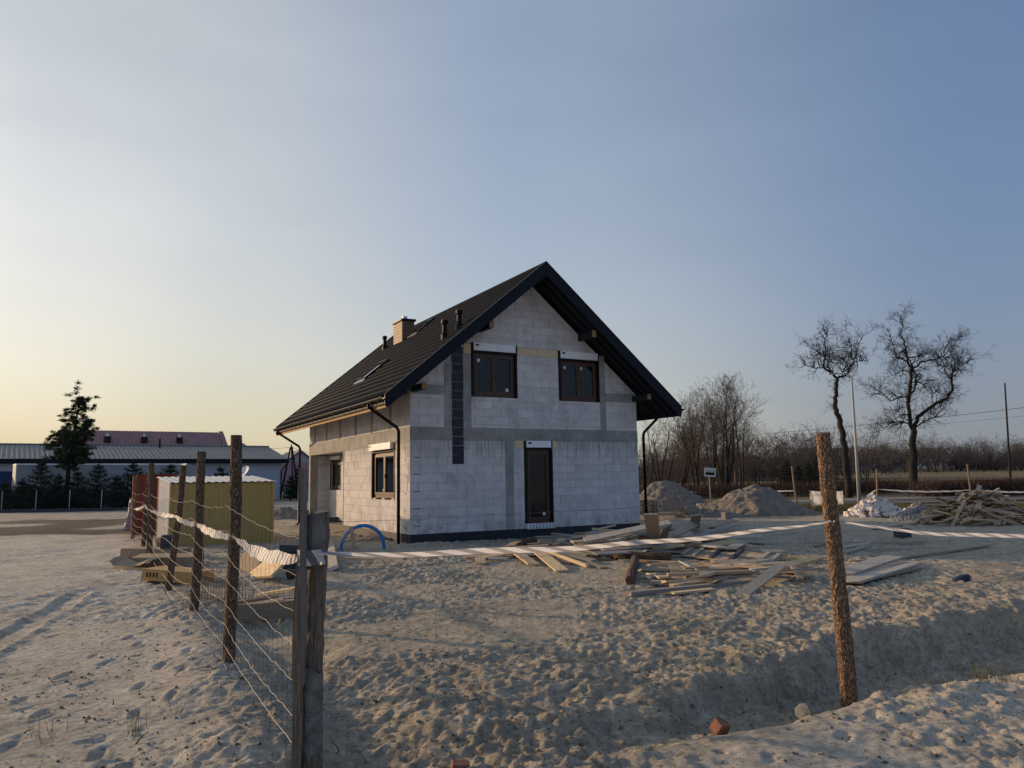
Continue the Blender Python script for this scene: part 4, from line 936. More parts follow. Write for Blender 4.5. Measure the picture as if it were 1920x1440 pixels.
# formwork panel with battens
P0, P1, P2, P3 = B(620,645,.06), B(760,550,.16), B(1495,650,.14), B(1400,728,.05)
fp = empty('formwork_panel', P0); tag(fp, 'tilted wooden formwork panel with dark cross battens in the yard heap', 'panel')
nrm = (P3-P0).cross(P1-P0).normalized(); nrm = nrm if nrm.z > 0 else -nrm
for k in range(4):                        # boards of the panel
    a0, a1 = k/4+.006, (k+1)/4-.006
    q = [P0.lerp(P1,a0), P3.lerp(P2,a0), P3.lerp(P2,a1), P0.lerp(P1,a1)]; m = MB()
    m.add([v-P0 for v in q] + [v-P0-nrm*.025 for v in q], [(0,1,2,3),(7,6,5,4),(0,4,5,1),(1,5,6,2),(2,6,7,3),(3,7,4,0)]); m.build('panel_board', MT['plank'], fp)
for t in (.03, .16, .36, .58, .86, .97):
    a, b = P0.lerp(P3, t), P1.lerp(P2, t); s = (P3-P0).normalized()*.05
    q = [a-s, a+s, b+s, b-s]; m = MB(); m.add([v-P0+nrm*.045 for v in q] + [v-P0+nrm*.002 for v in q], [(0,1,2,3),(7,6,5,4),(0,4,5,1),(1,5,6,2),(2,6,7,3),(3,7,4,0)])
    m.build('batten', MT['plankgrey'] if t not in (.36,.58) else MT['darkblock'], fp)
xr = random.Random(77)
for k in range(46):                       # the messy spread under and around the bigger boards
    x, y = xr.uniform(1045, 1345), xr.uniform(992, 1040); z = max(.03, .42*(1-abs(x-1170)/200)*(1-abs(y-1005)/55)*xr.uniform(.6,1.1)); c = gp(x, y, z); L = xr.uniform(.5,2.1)/2; th = xr.gauss(.25,.5); inc = xr.gauss(0,.08)
    d = Vector((math.cos(th), math.sin(th), inc))*L; c.z = max(c.z, abs(d.z)+.02); plank(c-d, c+d, xr.uniform(.08,.22), xr.uniform(.025,.045), LB, GB, xr.choice(('plank','plankgrey','plankgrey','plankfresh')), xr.gauss(0,.2))
for k in range(30):
    x, y = xr.uniform(1215, 1500), xr.uniform(1040, 1092); z = max(.03, .16*(1-abs(y-1065)/40)); c = gp(x, y, z); L = xr.uniform(.4,1.8)/2; th = xr.gauss(.1,.55); d = Vector((math.cos(th), math.sin(th), xr.gauss(0,.04)))*L; c.z = max(c.z, abs(d.z)+.02)
    plank(c-d, c+d, xr.uniform(.06,.17), xr.uniform(.025,.05), LC, GC, xr.choice(('plank','plankgrey','plankfresh','plankfresh')), xr.gauss(0,.15))
for k in range(10):
    x, y = xr.uniform(900, 1090), xr.uniform(1022, 1052); c = gp(x, y, .06); L = xr.uniform(.4,1.3)/2; th = xr.gauss(-.3,.6); d = Vector((math.cos(th), math.sin(th), xr.gauss(0,.05)))*L; c.z = max(c.z, abs(d.z)+.02)
    plank(c-d, c+d, xr.uniform(.08,.2), .03, LA, GA, xr.choice(('plank','plankgrey','plankfresh')), xr.gauss(0,.15))
C = zoomer(1480, 880, 440/1920)          # panels behind the right post
plank(C(430,850,.12), C(850,715,.12), .36, .04, 'upper of the two broad pale boards right of the bark post', None, 'plankgrey', .05)
plank(C(470,920,.08), C(970,775,.06), .40, .04, 'lower of the two broad pale boards right of the bark post', None, 'plankgrey', -.03)
plank(C(520,915,.03), C(1020,800,.03), .30, .03, 'dark board underneath the two broad pale boards', None, 'plank', .0)
plank(C(560,850,.07), C(915,760,.08), .16, .04, 'narrow board between the two broad pale boards', None, 'plank', .05)
plank(C(880,730,.04), C(1640,622,.04), .08, .04, 'very long thin board lying on bare ground at the right', None, 'plank', 0)
plank(C(690,492,.03), C(1090,437,.03), .14, .04, 'flat board in front of the grey rubble heap', None, 'plank', 0)
GD = 'scattered thin boards behind the right bark post'; LD = 'thin board scattered on the ground behind the right bark post'
for x0, y0, x1, y1, w, key in [(440,640,660,602,.14,'plankgrey'), (440,682,640,628,.2,'plankgrey'), (110,606,900,592,.08,'plankgrey'), (640,600,870,606,.16,'plank'), (860,605,1130,588,.06,'plank'), (620,662,1010,650,.06,'plankgrey'), (900,612,1110,606,.08,'plankgrey'), (200,628,420,615,.1,'plank'), (490,752,650,745,.05,'plank'), (-120,640,200,668,.05,'plankgrey'), (330,650,460,690,.12,'plank')]:
    plank(C(x0,y0,.04), C(x1,y1,.04), w, .03, LD, GD, key)
def rock(name, c, sz, m, seed, label=None, cat=None, group=None, squash=.8):
    import bmesh
    g = random.Random(seed); bm = bmesh.new(); bmesh.ops.create_icosphere(bm, subdivisions=2, radius=1)
    ax = [Vector((g.gauss(0,1), g.gauss(0,1), g.gauss(0,1))).normalized() for _ in range(7)]; cut = [g.uniform(.55,.85) for _ in ax]
    for v in bm.verts:
        for a, k in zip(ax, cut):
            d = v.co.dot(a)
            if d > k: v.co -= a*(d-k)
    me = bpy.data.meshes.new(name); bm.to_mesh(me); bm.free(); o = mk(name, me, m)
    o.location = c; o.scale = (sz, sz*g.uniform(.6,1), sz*squash*g.uniform(.7,1)); o.rotation_euler = (g.uniform(-.3,.3), g.uniform(-.3,.3), g.uniform(0,6))
    if label: tag(o, label, cat, group)
    return o
def brick(name, c, dims, rot, m, label, cat='brick', group=None):
    x, y, z = dims; mb = MB(); g = random.Random(int(c[0]*999)); j = lambda: g.uniform(-.06,.06)
    t = MB().box((-.5,-.5,-.5),(.5,.5,.5)); mb.add([(p[0]*x*(1+j()), p[1]*y*(1+j()), p[2]*z*(1+j())) for p in t.v], t.f)
    o = mb.build(name, m); o.location = c; o.rotation_euler = rot
    bv = o.modifiers.new('bevel', 'BEVEL'); bv.width = min(dims)*.08; bv.segments = 2
    return tag(o, label, cat, group)
p = C(925,520,.13); brick('grey_block', p, (.42,.24,.24), (0,0,.3), MT['darkblock'], 'dark grey block lying alone in the shaded yard', 'block')
p = gp(1345,1366,hz(1.4,5.64)); brick('brick_fragment', (1.42,5.62,hz(1.42,5.62)+.07), (.10,.08,.09), (.5,.2,.6), MT['brick'], 'broken orange brick in the trench at the right', 'brick')
brick('brick_fragment', (-.36,4.98,hz(-.36,4.98)+.05), (.11,.09,.10), (.1,.1,.2), MT['brick'], 'small red brick at the bottom edge of the picture', 'brick')
p = gp(1515,1325,-.02); rock('stone', (2.2,6.05,hz(2.2,6.05)+.03), .11, MT['rubble'], 5, 'rough grey stone in the trench left of the bark post', 'stone')
p = gp(1805,1090); rock('dark_clod', (p.x,p.y,.04), .18, MT['bitumen'], 8, 'dark scrap lying on the bare ground at the right', 'scrap', squash=.4)
p = gp(1910,1240,-.3); rock('stone', (5.6,8.3,hz(5.6,8.3)+.04), .16, MT['rubble'], 6, 'grey stone in the trench at the right edge', 'stone')
# heap of broken white blocks
wc = gp(1655,970); g = random.Random(21)
for k in range(170):
    a = g.uniform(0, 6.283); rr = g.random()**.6; hx, hy = 1.25, .9
    x, y = rr*math.cos(a)*hx, rr*math.sin(a)*hy; z = max(.05, .85*(1-rr)*g.uniform(.75,1.05)+.02)
    s = g.uniform(.12,.32)
    brick('white_block', (wc.x+x, wc.y+.6+y, z), (s, g.uniform(.10,.22), g.uniform(.08,.22)), (g.uniform(-.7,.7), g.uniform(-.7,.7), g.uniform(0,3)), MT['blockwhite'], 'broken white block in the heap by the road', 'block', 'heap of broken white blocks')
p = gp(1592,968); brick('white_block', (p.x,p.y,.1), (.36,.24,.2), (0,0,.2), MT['blockwhite'], 'white block lying apart left of the white heap', 'block')
p = gp(1703,960,.3); brick('insulation_board', (p.x,p.y,.25), (.55,.06,.4), (.5,.1,.3), MT['box'], 'pale flat slab leaning between white and grey heaps', 'slab')
# grey rubble heap: too many pieces to count
def rubble(cx, cy, rx, ry, h, n, smin, smax, m, label, cat, seed):
    g = np.random.default_rng(seed); Vv = []; Ff = []
    t = MB().box((-.5,-.5,-.5),(.5,.5,.5)); bv = np.array(t.v); bf = np.array(t.f)
    for k in range(n):
        a = g.random()*6.283; rr = g.random()**.55; s = g.uniform(smin, smax, 3)
        q = Euler(g.uniform(-1.5, 1.5, 3)).to_matrix(); R3 = np.array(q)
        c = np.array([cx+rr*math.cos(a)*rx, cy+rr*math.sin(a)*ry, max(.02, h*(1-rr)*g.uniform(.8,1.05))])
        Vv.append((bv*s*(1+g.uniform(-.3,.3,bv.shape))) @ R3.T + c); Ff.append(bf + 8*k)
    o = mk('rubble_heap', npmesh('rubble_heap', np.concatenate(Vv), np.concatenate(Ff)), m); tag(o, label, cat, None, 'stuff'); return o
gc = gp(1737,978); rubble(gc.x, gc.y+.5, 1.0, .8, .62, 900, .05, .16, MT['rubble'], 'grey rubble heap between white blocks and wood heap', 'rubble heap', 5)
# big wood heap at the right edge
wd = gp(1868,984); g = random.Random(33)
for k in range(190):
    a = g.uniform(0, 6.283); rr = g.random()**.6
    x, y = rr*math.cos(a)*2.1, rr*math.sin(a)*1.3; z = .06+1.12*(1-rr)**.85*g.uniform(.8,1.05)
    L = g.uniform(.45,1.35); th = g.gauss(.15,.6)+(math.pi/2 if g.random() < .2 else 0); inc = g.gauss(0,.22) - .35*rr*math.cos(a-th)
    d = Vector((math.cos(th)*math.cos(inc), math.sin(th)*math.cos(inc), math.sin(inc)))*L/2; c = Vector((wd.x+x, wd.y+.9+y, max(z, abs(d.z)*.8+.03)))
    plank(c-d, c+d, g.uniform(.07,.2), g.uniform(.025,.05), 'board in the big wood heap at the right edge', 'big heap of old boards', g.choice(('plank','plank','plankfresh')), g.gauss(0,.4))
# sand heaps
def sand_heap(cx, cy, rx, ry, h, label, seed):
    n = 90; u = np.linspace(-1.25, 1.25, n); X, Y = np.meshgrid(u, u); r = np.hypot(X, Y)*(1+.28*vnoise(X*2+seed, Y*2, seed))
    Z = h*np.clip(1.02-r, 0, None)**.9*1.0; Z = Z - .10*h*np.exp(-(r/.18)**2)
    nx, ny = X*rx+cx, Y*ry+cy; on = np.clip(Z*4, 0, 1)
    Z = Z + on*(.24*vnoise(nx*1.5, ny*1.5, seed)+.14*vnoise(nx*4, ny*4, seed+1)+.09*vnoise(nx*9, ny*9, seed+2)) - .06
    idx = np.arange(n*n).reshape(n, n); F = np.stack([idx[:-1,:-1], idx[:-1,1:], idx[1:,1:], idx[1:,:-1]], -1).reshape(-1, 4)
    o = mk('sand_heap', npmesh('sand_heap', np.stack([nx-cx, ny-cy, Z], -1).reshape(-1, 3), F, True), MT['sand']); o.location = (cx, cy, 0); return tag(o, label, 'sand heap')
MT['sand'] = mat('heap_sand', (.15,.128,.10), .97, .25, 2.5, .8, 9, bdist=.06, col2=(.28,.24,.195))
p = at(1256,950,41); sand_heap(p.x, 42, 2.7, 2.4, 1.75, 'darker sand heap behind the right corner of the house', 3)
p = at(1424,950,35); sand_heap(p.x, 35.6, 2.6, 2.3, 1.55, 'sand heap in the open between the two far fence posts', 5)
p = at(1335,950,33); sand_heap(p.x, 33.6, 1.5, 1.2, .45, 'low spread of sand in front of the two tall sand heaps', 7)
p = gp(530,975); sand_heap(p.x, p.y+.8, 1.3, 1.5, .75, 'low soil heap between shed and house', 9)
p = gp(690,1018); sand_heap(p.x+.1, p.y+.75, 1.0, .4, .26, 'small grey spoil heap behind the blue pipe coil', 11)
# pallets
def pallet(M, label):
    r = empty('pallet', (0,0,0)); r.matrix_world = M; tag(r, label, 'pallet', 'wooden pallets')
    for k in range(7): MB().box((k*.18-.6,-.4,.118),(k*.18-.6+.11,.4,.14)).build('slat', MT['plank'], r)
    for y in (-.4,-.05,.3):
        MB().box((-.6,y,.096),(.6,y+.1,.116)).build('stringer', MT['plank'], r); MB().box((-.6,y,.0),(.6,y+.1,.02)).build('bottom_board', MT['plank'], r)
        for x in (-.6,-.07,.47): MB().box((x,y+.002,.022),(x+.13,y+.098,.094)).build('spacer_block', MT['plankfresh'], r)
    return r
p = gp(1222,968); base = Vector((p.x, p.y+2.0, 0))
for k, nm in enumerate(('bottom','second','third','fourth','top')): pallet(Matrix.Translation(base+Vector((.05*math.sin(k*3),.04*math.cos(k*2),.145*k))) @ Matrix.Rotation(.45+.05*math.sin(k), 4, 'Z'), f'{nm} pallet of the stack behind the house corner')
p = gp(1262,972); pallet(Matrix.Translation((p.x, p.y+.6, .55)) @ Matrix.Rotation(-.25, 4, 'Z') @ Matrix.Rotation(R(68), 4, 'Y') , 'pallet leaning steeply against the stack')
p = gp(1285,972); pallet(Matrix.Translation((p.x, p.y+.8, .5)) @ Matrix.Rotation(-.3, 4, 'Z') @ Matrix.Rotation(R(60), 4, 'Y') , 'second pallet leaning beside the stack')
p = gp(1340,966); pallet(Matrix.Translation((p.x, p.y+.4, .28)) @ Matrix.Rotation(.1, 4, 'Z') @ Matrix.Rotation(R(18), 4, 'X'), 'pallet lying tilted on the low sand')
p = gp(1362,974); brick('bucket_block', (p.x,p.y,.14), (.3,.3,.32), (0,0,.4), MT['rubble'], 'pale block beside the pallet on the sand', 'block')
# white cloth panel on stakes
a, b = gp(1521,958), gp(1583,957); cl = empty('white_banner', a); tag(cl, 'white cloth screen stretched on stakes behind the right bark post', 'banner')
n = 18; vs = []; dx = (b-a)
for j in range(9):
    for i in range(n+1):
        t = i/n; vs.append(dx*t + Vector((.02*math.sin(t*9+j), .035*math.sin(t*17+j*.8)+.02*math.sin(j*2), .04+.93*j/8*(1-.04*t)-.03*math.sin(t*math.pi)*(j == 8))))
m = MB(); fs = [(j*(n+1)+i, j*(n+1)+i+1, (j+1)*(n+1)+i+1, (j+1)*(n+1)+i) for j in range(8) for i in range(n)]; m.add(vs, fs)
o = m.build('cloth', MT['tarp'], cl, True)
for t in (0, 1): MB().tube([dx*t+Vector((0,.03,-.2)), dx*t+Vector((0,.03,1.0))], .02, 6).build('stake', MT['postpale'], cl)

# ------------------------------------------------------------------ shed and things on the left
def corrugated(mb, p0, p1, z0, z1, pitch, amp, z0b=None, z1b=None, thick=.004):   # upright sheet from p0 to p1 with vertical ribs
    p0, p1 = Vector(p0), Vector(p1); L = (p1-p0).length; d = (p1-p0)/L; nrm = Vector((d.y, -d.x, 0)); n = max(2, int(L/pitch*4)); vs = []
    for i in range(n+1):
        s = L*i/n; ph = (i % 4); o = amp*(1 if ph in (1, 2) else 0); t = i/n
        q = p0+d*s+nrm*o
        vs += [(q.x, q.y, z0 if z0b is None else z0+(z0b-z0)*t), (q.x, q.y, z1 if z1b is None else z1+(z1b-z1)*t)]
    fs = [(2*i, 2*i+2, 2*i+3, 2*i+1) for i in range(n)]; mb.add(vs, fs)
SA, SB, SC = Vector((-11.15,24.25,0)), Vector((-9.85,22.2,0)), Vector((-7.28,23.35,0)); SDv = SA+(SC-SB)
sh = empty('metal_shed', SB); tag(sh, 'small olive yellow metal shed with white end wall and pale roof', 'shed')
def loc(p, z=0): return (p.x-SB.x, p.y-SB.y, z)
def shp(name, m, p, q, z0, z1, z1b=None, pitch=.12, amp=.012):
    b = MB(); corrugated(b, loc(p), loc(q), z0, z1, pitch, amp, None, z1b); o = b.build(name, m, sh); s = o.modifiers.new('thickness', 'SOLIDIFY'); s.thickness = .006; s.offset = 0; return o
shp('wall_panel', MT['olive'], SB, SC, -.05, 1.80, 1.80); shp('wall_panel', MT['shedwhite'], SA, SB, -.05, 1.98, 1.80, .08, .012); shp('wall_panel', MT['olive'], SC, SDv, -.05, 1.80, 1.98); shp('wall_panel', MT['olive'], SDv, SA, -.05, 1.98, 1.98)
for P_, zt in ((SB,1.80),(SC,1.80),(SA,1.98)): MB().box((P_.x-SB.x-.035,P_.y-SB.y-.035,-.05),(P_.x-SB.x+.035,P_.y-SB.y+.035,zt-.01)).build('corner_profile', MT['olive'], sh)
rf = MB(); e1 = (SC-SB).normalized(); e2 = (SA-SB).normalized(); n = 60; vs = []; Wd = (SC-SB).length+.16; Dp = (SA-SB).length+.16
for j in range(2):
    for i in range(n+1):
        q = e1*(Wd*i/n-.08)+e2*(Dp*j-.08); vs.append((q.x, q.y, 1.825+.19*j+(.018 if i % 4 in (1,2) else 0)))
rf.add(vs, [(i, i+1, n+1+i+1, n+1+i) for i in range(n)]); o = rf.build('shed_roof', MT['shedwhite'], sh); s = o.modifiers.new('thickness', 'SOLIDIFY'); s.thickness = .008
# dark red sheet cabin behind
RC = Vector((-13.6, 28.6, 0)); rc = empty('red_cabin', RC); tag(rc, 'dark red corrugated metal cabin behind the shed', 'cabin')
q = [Vector((-.55,.3,0)), Vector((-.15,-.75,0)), Vector((1.15,-.35,0)), Vector((.75,.7,0))]
for k in range(4):
    b = MB(); corrugated(b, q[k], q[(k+1)%4], -.05, 2.12, .16, .025); o = b.build('wall_panel', MT['redsheet'], rc); s = o.modifiers.new('thickness', 'SOLIDIFY'); s.thickness = .006; s.offset = 0
MB().add([(v.x*1.05, v.y*1.05, 2.13) for v in q]+[(v.x*1.05, v.y*1.05, 2.16) for v in q], [(3,2,1,0),(4,5,6,7),(0,1,5,4),(1,2,6,5),(2,3,7,6),(3,0,4,7)])
b = MB(); b.add([(v.x*1.05, v.y*1.05, 2.13) for v in q]+[(v.x*1.05, v.y*1.05, 2.16) for v in q], [(3,2,1,0),(4,5,6,7),(0,1,5,4),(1,2,6,5),(2,3,7,6),(3,0,4,7)]); b.build('cabin_roof', MT['redsheet'], rc)
# post wrapped in pale foil, steel stake beside it
p = gp(238,995); o = rough_post('wrapped_post', (p.x,p.y,-.1), (p.x+.25,p.y,1.25), .17, .15, mat('crumpled_foil', (.42,.41,.40), .45, .5, 10, 1.0, 14, bdist=.08), 77, 12, 14, .07); tag(o, 'post wrapped in crumpled pale foil at the far left end of the fence', 'post')
p = gp(205,955); o = MB().box((-.35,-.2,-.1),(.35,.2,1.15)).build('marker_pillar', mat('pale_plastic', (.36,.38,.40), .6, .08, 2)); o.location = p; tag(o, 'small pale grey utility pillar on the far left ground', 'pillar')
bv = o.modifiers.new('bevel', 'BEVEL'); bv.width = .05; bv.segments = 2
# crates, cardboard and boards along the left fence
def carton(p, q, w, h, rx, m, label, cat='box', flap=0.0):
    p, q = Vector(p), Vector(q); M, L = frame_from(p, q, rx); b = MB(); b.box((-L/2,-w/2,-h/2),(L/2,w/2,h/2))
    o = b.build('carton', m); o.matrix_world = M; tag(o, label, cat); bv = o.modifiers.new('bevel', 'BEVEL'); bv.width = .008; bv.segments = 1; return o
Lz = zoomer(200, 920, 220/1584)
MT['cardnew'] = mat('new_cardboard', (.52,.33,.13), .85, .12, 5, .2, 30)  # brighter, more orange cardboard than the other cartons
def open_box(c, dims, rz, tilt, m, label):
    r = empty('carton', c, rz); r.rotation_euler = (tilt[0], tilt[1], rz); tag(r, label, 'carton'); x, y, z = dims; t = .012
    MB().box((-x/2,-y/2,0),(x/2,y/2,t)).build('carton_bottom', m, r)
    MB().box((-x/2,-y/2,t),(-x/2+t,y/2,z)).build('carton_side', m, r); MB().box((x/2-t,-y/2,t),(x/2,y/2,z)).build('carton_side', m, r)
    MB().box((-x/2+t,-y/2,t),(x/2-t,-y/2+t,z)).build('carton_side', m, r); MB().box((-x/2+t,y/2-t,t),(x/2-t,y/2,z)).build('carton_side', m, r)
    MB().box((-x/2+.01,-y/2+.01,z+.001),(x/2-.01,y/2-.01,z+t)).build('carton_lid', m, r); return r
p = Lz(880,1210); r = open_box((p.x, p.y+.25, .02), (1.15,.55,.19), -.28, (.0,.05), MT['cardnew'], 'flat new carton with printed side beside the leaning post')
for k in range(4): MB().box((-.47+k*.07,-.279,.06),(-.43+k*.07,-.2755,.15)).build('print_mark', MT['rust'], r)
p = Lz(590,880); open_box((p.x, p.y+.3, .0), (1.5,.6,.2), -.06, (0,.03), MT['card'], 'long low carton behind the upright brown post')
p = Lz(790,990); r = open_box((p.x, p.y+.1, .0), (1.4,.5,.22), -.02, (.1,.0), MT['card'], 'grey-brown carton lying in the middle of the carton pile')
sh_ = MB(); g = random.Random(3); n = 10; vs = []
p0, p1 = Lz(10,1040), Lz(590,1040)
for j in range(4):
    for i in range(n+1):
        t = i/n; b = p0.lerp(p1, t); vs.append((b.x-p0.x, b.y-p0.y+.22*j-.1, .03+.10*abs(math.sin(t*5+.4))*(1 if j else .3)+.05*(t > .8)+(.10 if t < .15 else 0)))
sh_.add(vs, [(j*(n+1)+i, j*(n+1)+i+1, (j+1)*(n+1)+i+1, (j+1)*(n+1)+i) for j in range(3) for i in range(n)]); o = sh_.build('cardboard_sheet', MT['card']); o.location = p0; s = o.modifiers.new('thickness', 'SOLIDIFY'); s.thickness = .012
tag(o, 'buckled cardboard sheet sticking out onto the sandy path', 'cardboard')
p = Lz(790,870); brick('grey_block', (p.x,p.y+.1,.14), (.28,.28,.28), (0,0,.1), MT['darkblock'], 'lower of two dark blocks stacked at the shed corner', 'block'); brick('grey_block', (p.x,p.y+.1,.41), (.28,.27,.25), (0,0,.15), MT['darkblock'], 'upper of two dark blocks stacked at the shed corner', 'block')
p = Lz(670,740); rock('stone', (p.x,p.y+.2,.12), .28, MT['card'], 12, 'rounded earth lump at the foot of the white shed wall', 'lump'); 
Lw = zoomer(420, 1000, 220/1920)
plank(Lw(485,610,.03), Lw(925,560,.30), .42, .05, 'bright yellow chipboard panel leaning behind the left fence', None, 'plankfresh', .75, 'chipboard_panel', 'panel').data = PM['plankfresh'][0]
plank(Lw(240,470,.1), Lw(520,600,.05), .5, .04, 'dark brown panel behind the chipboard panel', None, 'plank', 1.0, 'brown_shuttering', 'panel')
p = Lw(1060,560); 
for k, (dx, dz, sx) in enumerate(((0,.09,.5),(.1,.26,.5),(-.05,.42,.4))): brick('slate_block', (p.x+dx,p.y+.2,dz), (sx,.3,.15), (0,.03*k,.1*k), MT['darkblock'], ('lowest','middle','uppermost')[k]+' dark slab stacked left of the corner post', 'slab')
p = Lw(1040,720); rock('rubble_lump', (p.x,p.y+.2,.08), .16, MT['rust'], 14, 'brown lump under the dark slabs left of the corner post', 'lump')
GE = 'boards lying behind the left fence near the corner post'; LE = 'board lying on the ground left of the corner post'
for x0, y0, z0, x1, y1, z1, w, t, key in [(580,1000,.05,1190,900,.2,.2,.04,'plankfresh'), (200,1140,.1,900,1040,.16,.05,.05,'plank'), (200,1200,.06,1180,1110,.1,.09,.05,'plank'), (380,1190,.12,950,1090,.14,.12,.04,'plankfresh'), (590,1215,.12,1190,1150,.12,.06,.04,'plankfresh'), (900,1080,.1,1190,1060,.1,.14,.05,'plankgrey')]:
    plank(Lw(x0,y0,z0), Lw(x1,y1,z1), w, t, LE, GE, key, .1)
plank(Lw(100,1320,.08), Lw(1190,1230,.10), .05, .22, 'thick brown beam on edge left of the corner post', None, 'plank', 0)
plank(gp(648,1047,.1), gp(700,1049,.1), .12, .05, 'short pale board end right of the corner post', None, 'plankfresh', 0)
plank(gp(618,1015,.2), gp(626,1070,.02), .2, .04, 'dark board stub standing right behind the corner post', None, 'plankgrey', .4)
# rebar cage
rb = empty('rebar_cage', gp(385,1135)); tag(rb, 'rusty rebar cage lying behind the third fence post', 'rebar cage'); q0, q1 = gp(350,1120)-Vector(rb.location), gp(440,1150)-Vector(rb.location)
d = (q1-q0).normalized(); s = Vector((-d.y, d.x, 0))
for yy in (0,.25):
    for zz in (.04,.32): MB().tube([q0+s*yy+Vector((0,0,zz)), q1+s*yy+Vector((0,0,zz))], .006, 5).build('bar', MT['rust'], rb)
L_ = (q1-q0).length
for k in range(int(L_/.12)):
    b = q0+d*(k*.12); MB().tube([b+Vector((0,0,.04)), b+Vector((0,0,.32)), b+s*.25+Vector((0,0,.32)), b+s*.25+Vector((0,0,.04)), b+Vector((0,0,.04))], .004, 4).build('stirrup', MT['rust'], rb)
MB().tube([q0+d*.5+Vector((0,0,.05)), q0+d*.45+s*.1+Vector((0,0,.6)), q0+d*.3+s*.1+Vector((0,0,1.0))], .006, 5).build('bar', MT['rust'], rb)
# blue pipe coil leaning by the side wall
hc = gp(680,1032); ho = empty('pipe_coil', (hc.x, hc.y, .02)); tag(ho, 'coil of blue plastic pipe standing against the left wall of the house', 'pipe coil')
ax = Vector((HV.x*.3+HU.x, HV.y*.3+HU.y, 0)).normalized(); ax = Vector((1,.12,0)).normalized(); nn = Vector((-ax.y, ax.x, 0))
for k in range(6):
    rr = .52+.018*(k % 3)+.012*(k//3); pts = []
    for i in range(49):
        a = 2*math.pi*i/48; pts.append(ax*rr*math.cos(a) + Vector((0,0,.06+rr*math.sin(a))) + nn*(.045*(k % 3)-.05 + .04*(k//3) + .012*math.sin(a*2+k)+.25*math.sin(a)*.5))
    MB().tube(pts, .019, 8, False).build('pipe_turn', MT['hose'], ho, True)
plank((hc.x-.2,hc.y-.05,.02), (hc.x-.28,hc.y-.12,.62), .09, .04, 'dark stick leaning inside the blue pipe coil', None, 'plank', .1, 'stick', 'stick')
p = gp(628,985); plank((p.x,p.y,.02), (p.x-.1,p.y+.3,.62), .35, .04, 'brown board leaning at the porch step', None, 'plank', .3)
p = gp(618,990); brick('dark_step', (p.x,p.y+.3,.2), (.6,.4,.42), (0,0,.5), MT['darkblock'], 'dark block at the porch step of the house', 'block')

# ------------------------------------------------------------------ trees
def segmesh(name, segs, k=3):            # many tapered twigs as one mesh
    a = np.array([s[0] for s in segs]); b = np.array([s[1] for s in segs]); ra = np.array([s[2] for s in segs]); rb_ = np.array([s[3] for s in segs])
    d = b-a; d /= np.linalg.norm(d, axis=1, keepdims=True)+1e-9
    ref = np.where(np.abs(d[:, 2:3]) < .9, np.array([[0,0,1.]]), np.array([[1.,0,0]])); u = np.cross(d, ref); u /= np.linalg.norm(u, axis=1, keepdims=True); v = np.cross(d, u)
    V = []; 
    for base, r in ((a, ra), (b, rb_)):
        for i in range(k):
            t = 2*math.pi*i/k; V.append(base + (u*math.cos(t)+v*math.sin(t))*r[:, None])
    V = np.stack(V, 1).reshape(-1, 3); n = len(segs); o = (np.arange(n)*2*k)[:, None]
    F = np.concatenate([np.stack([o[:, 0]+i, o[:, 0]+(i+1) % k, o[:, 0]+k+(i+1) % k, o[:, 0]+k+i], 1) for i in range(k)])
    return npmesh(name, V, F, True)
def rv(g): return Vector((g.gauss(0,1), g.gauss(0,1), g.gauss(0,1)))
def grow(g, p, d, L, r, lvl, out, wob=.25, up=.1, kids=(5,5,4), spread=.8, n=5, shrink=.55, rmin=.004):
    d = d.normalized(); pts = [p]
    for i in range(n):
        d = (d + rv(g)*wob*.5*(.45**lvl) + Vector((0,0,up))).normalized(); q = p + d*(L/n)
        r2 = max(rmin, r*(1-.75*(i+1)/n) if lvl else r*.35); ra = max(rmin, r*(1-.75*i/n)); rbb = max(rmin, r*(1-.75*(i+1)/n))
        out.append((tuple(p), tuple(q), ra, rbb)); p = q; pts.append((q, d.copy(), rbb))
    if lvl < len(kids):
        for k in range(kids[lvl]):
            q, dd, rr = pts[1 + g.randrange(1, n)] if n > 1 else pts[-1]
            side = rv(g); side = (side - dd*side.dot(dd)).normalized(); nd = (dd*(1-spread*.55) + side*spread)
            grow(g, q, nd, L*shrink*g.uniform(.6,1.2), rr*.62, lvl+1, out, wob, up, kids, spread, max(2, n-1), shrink, rmin)
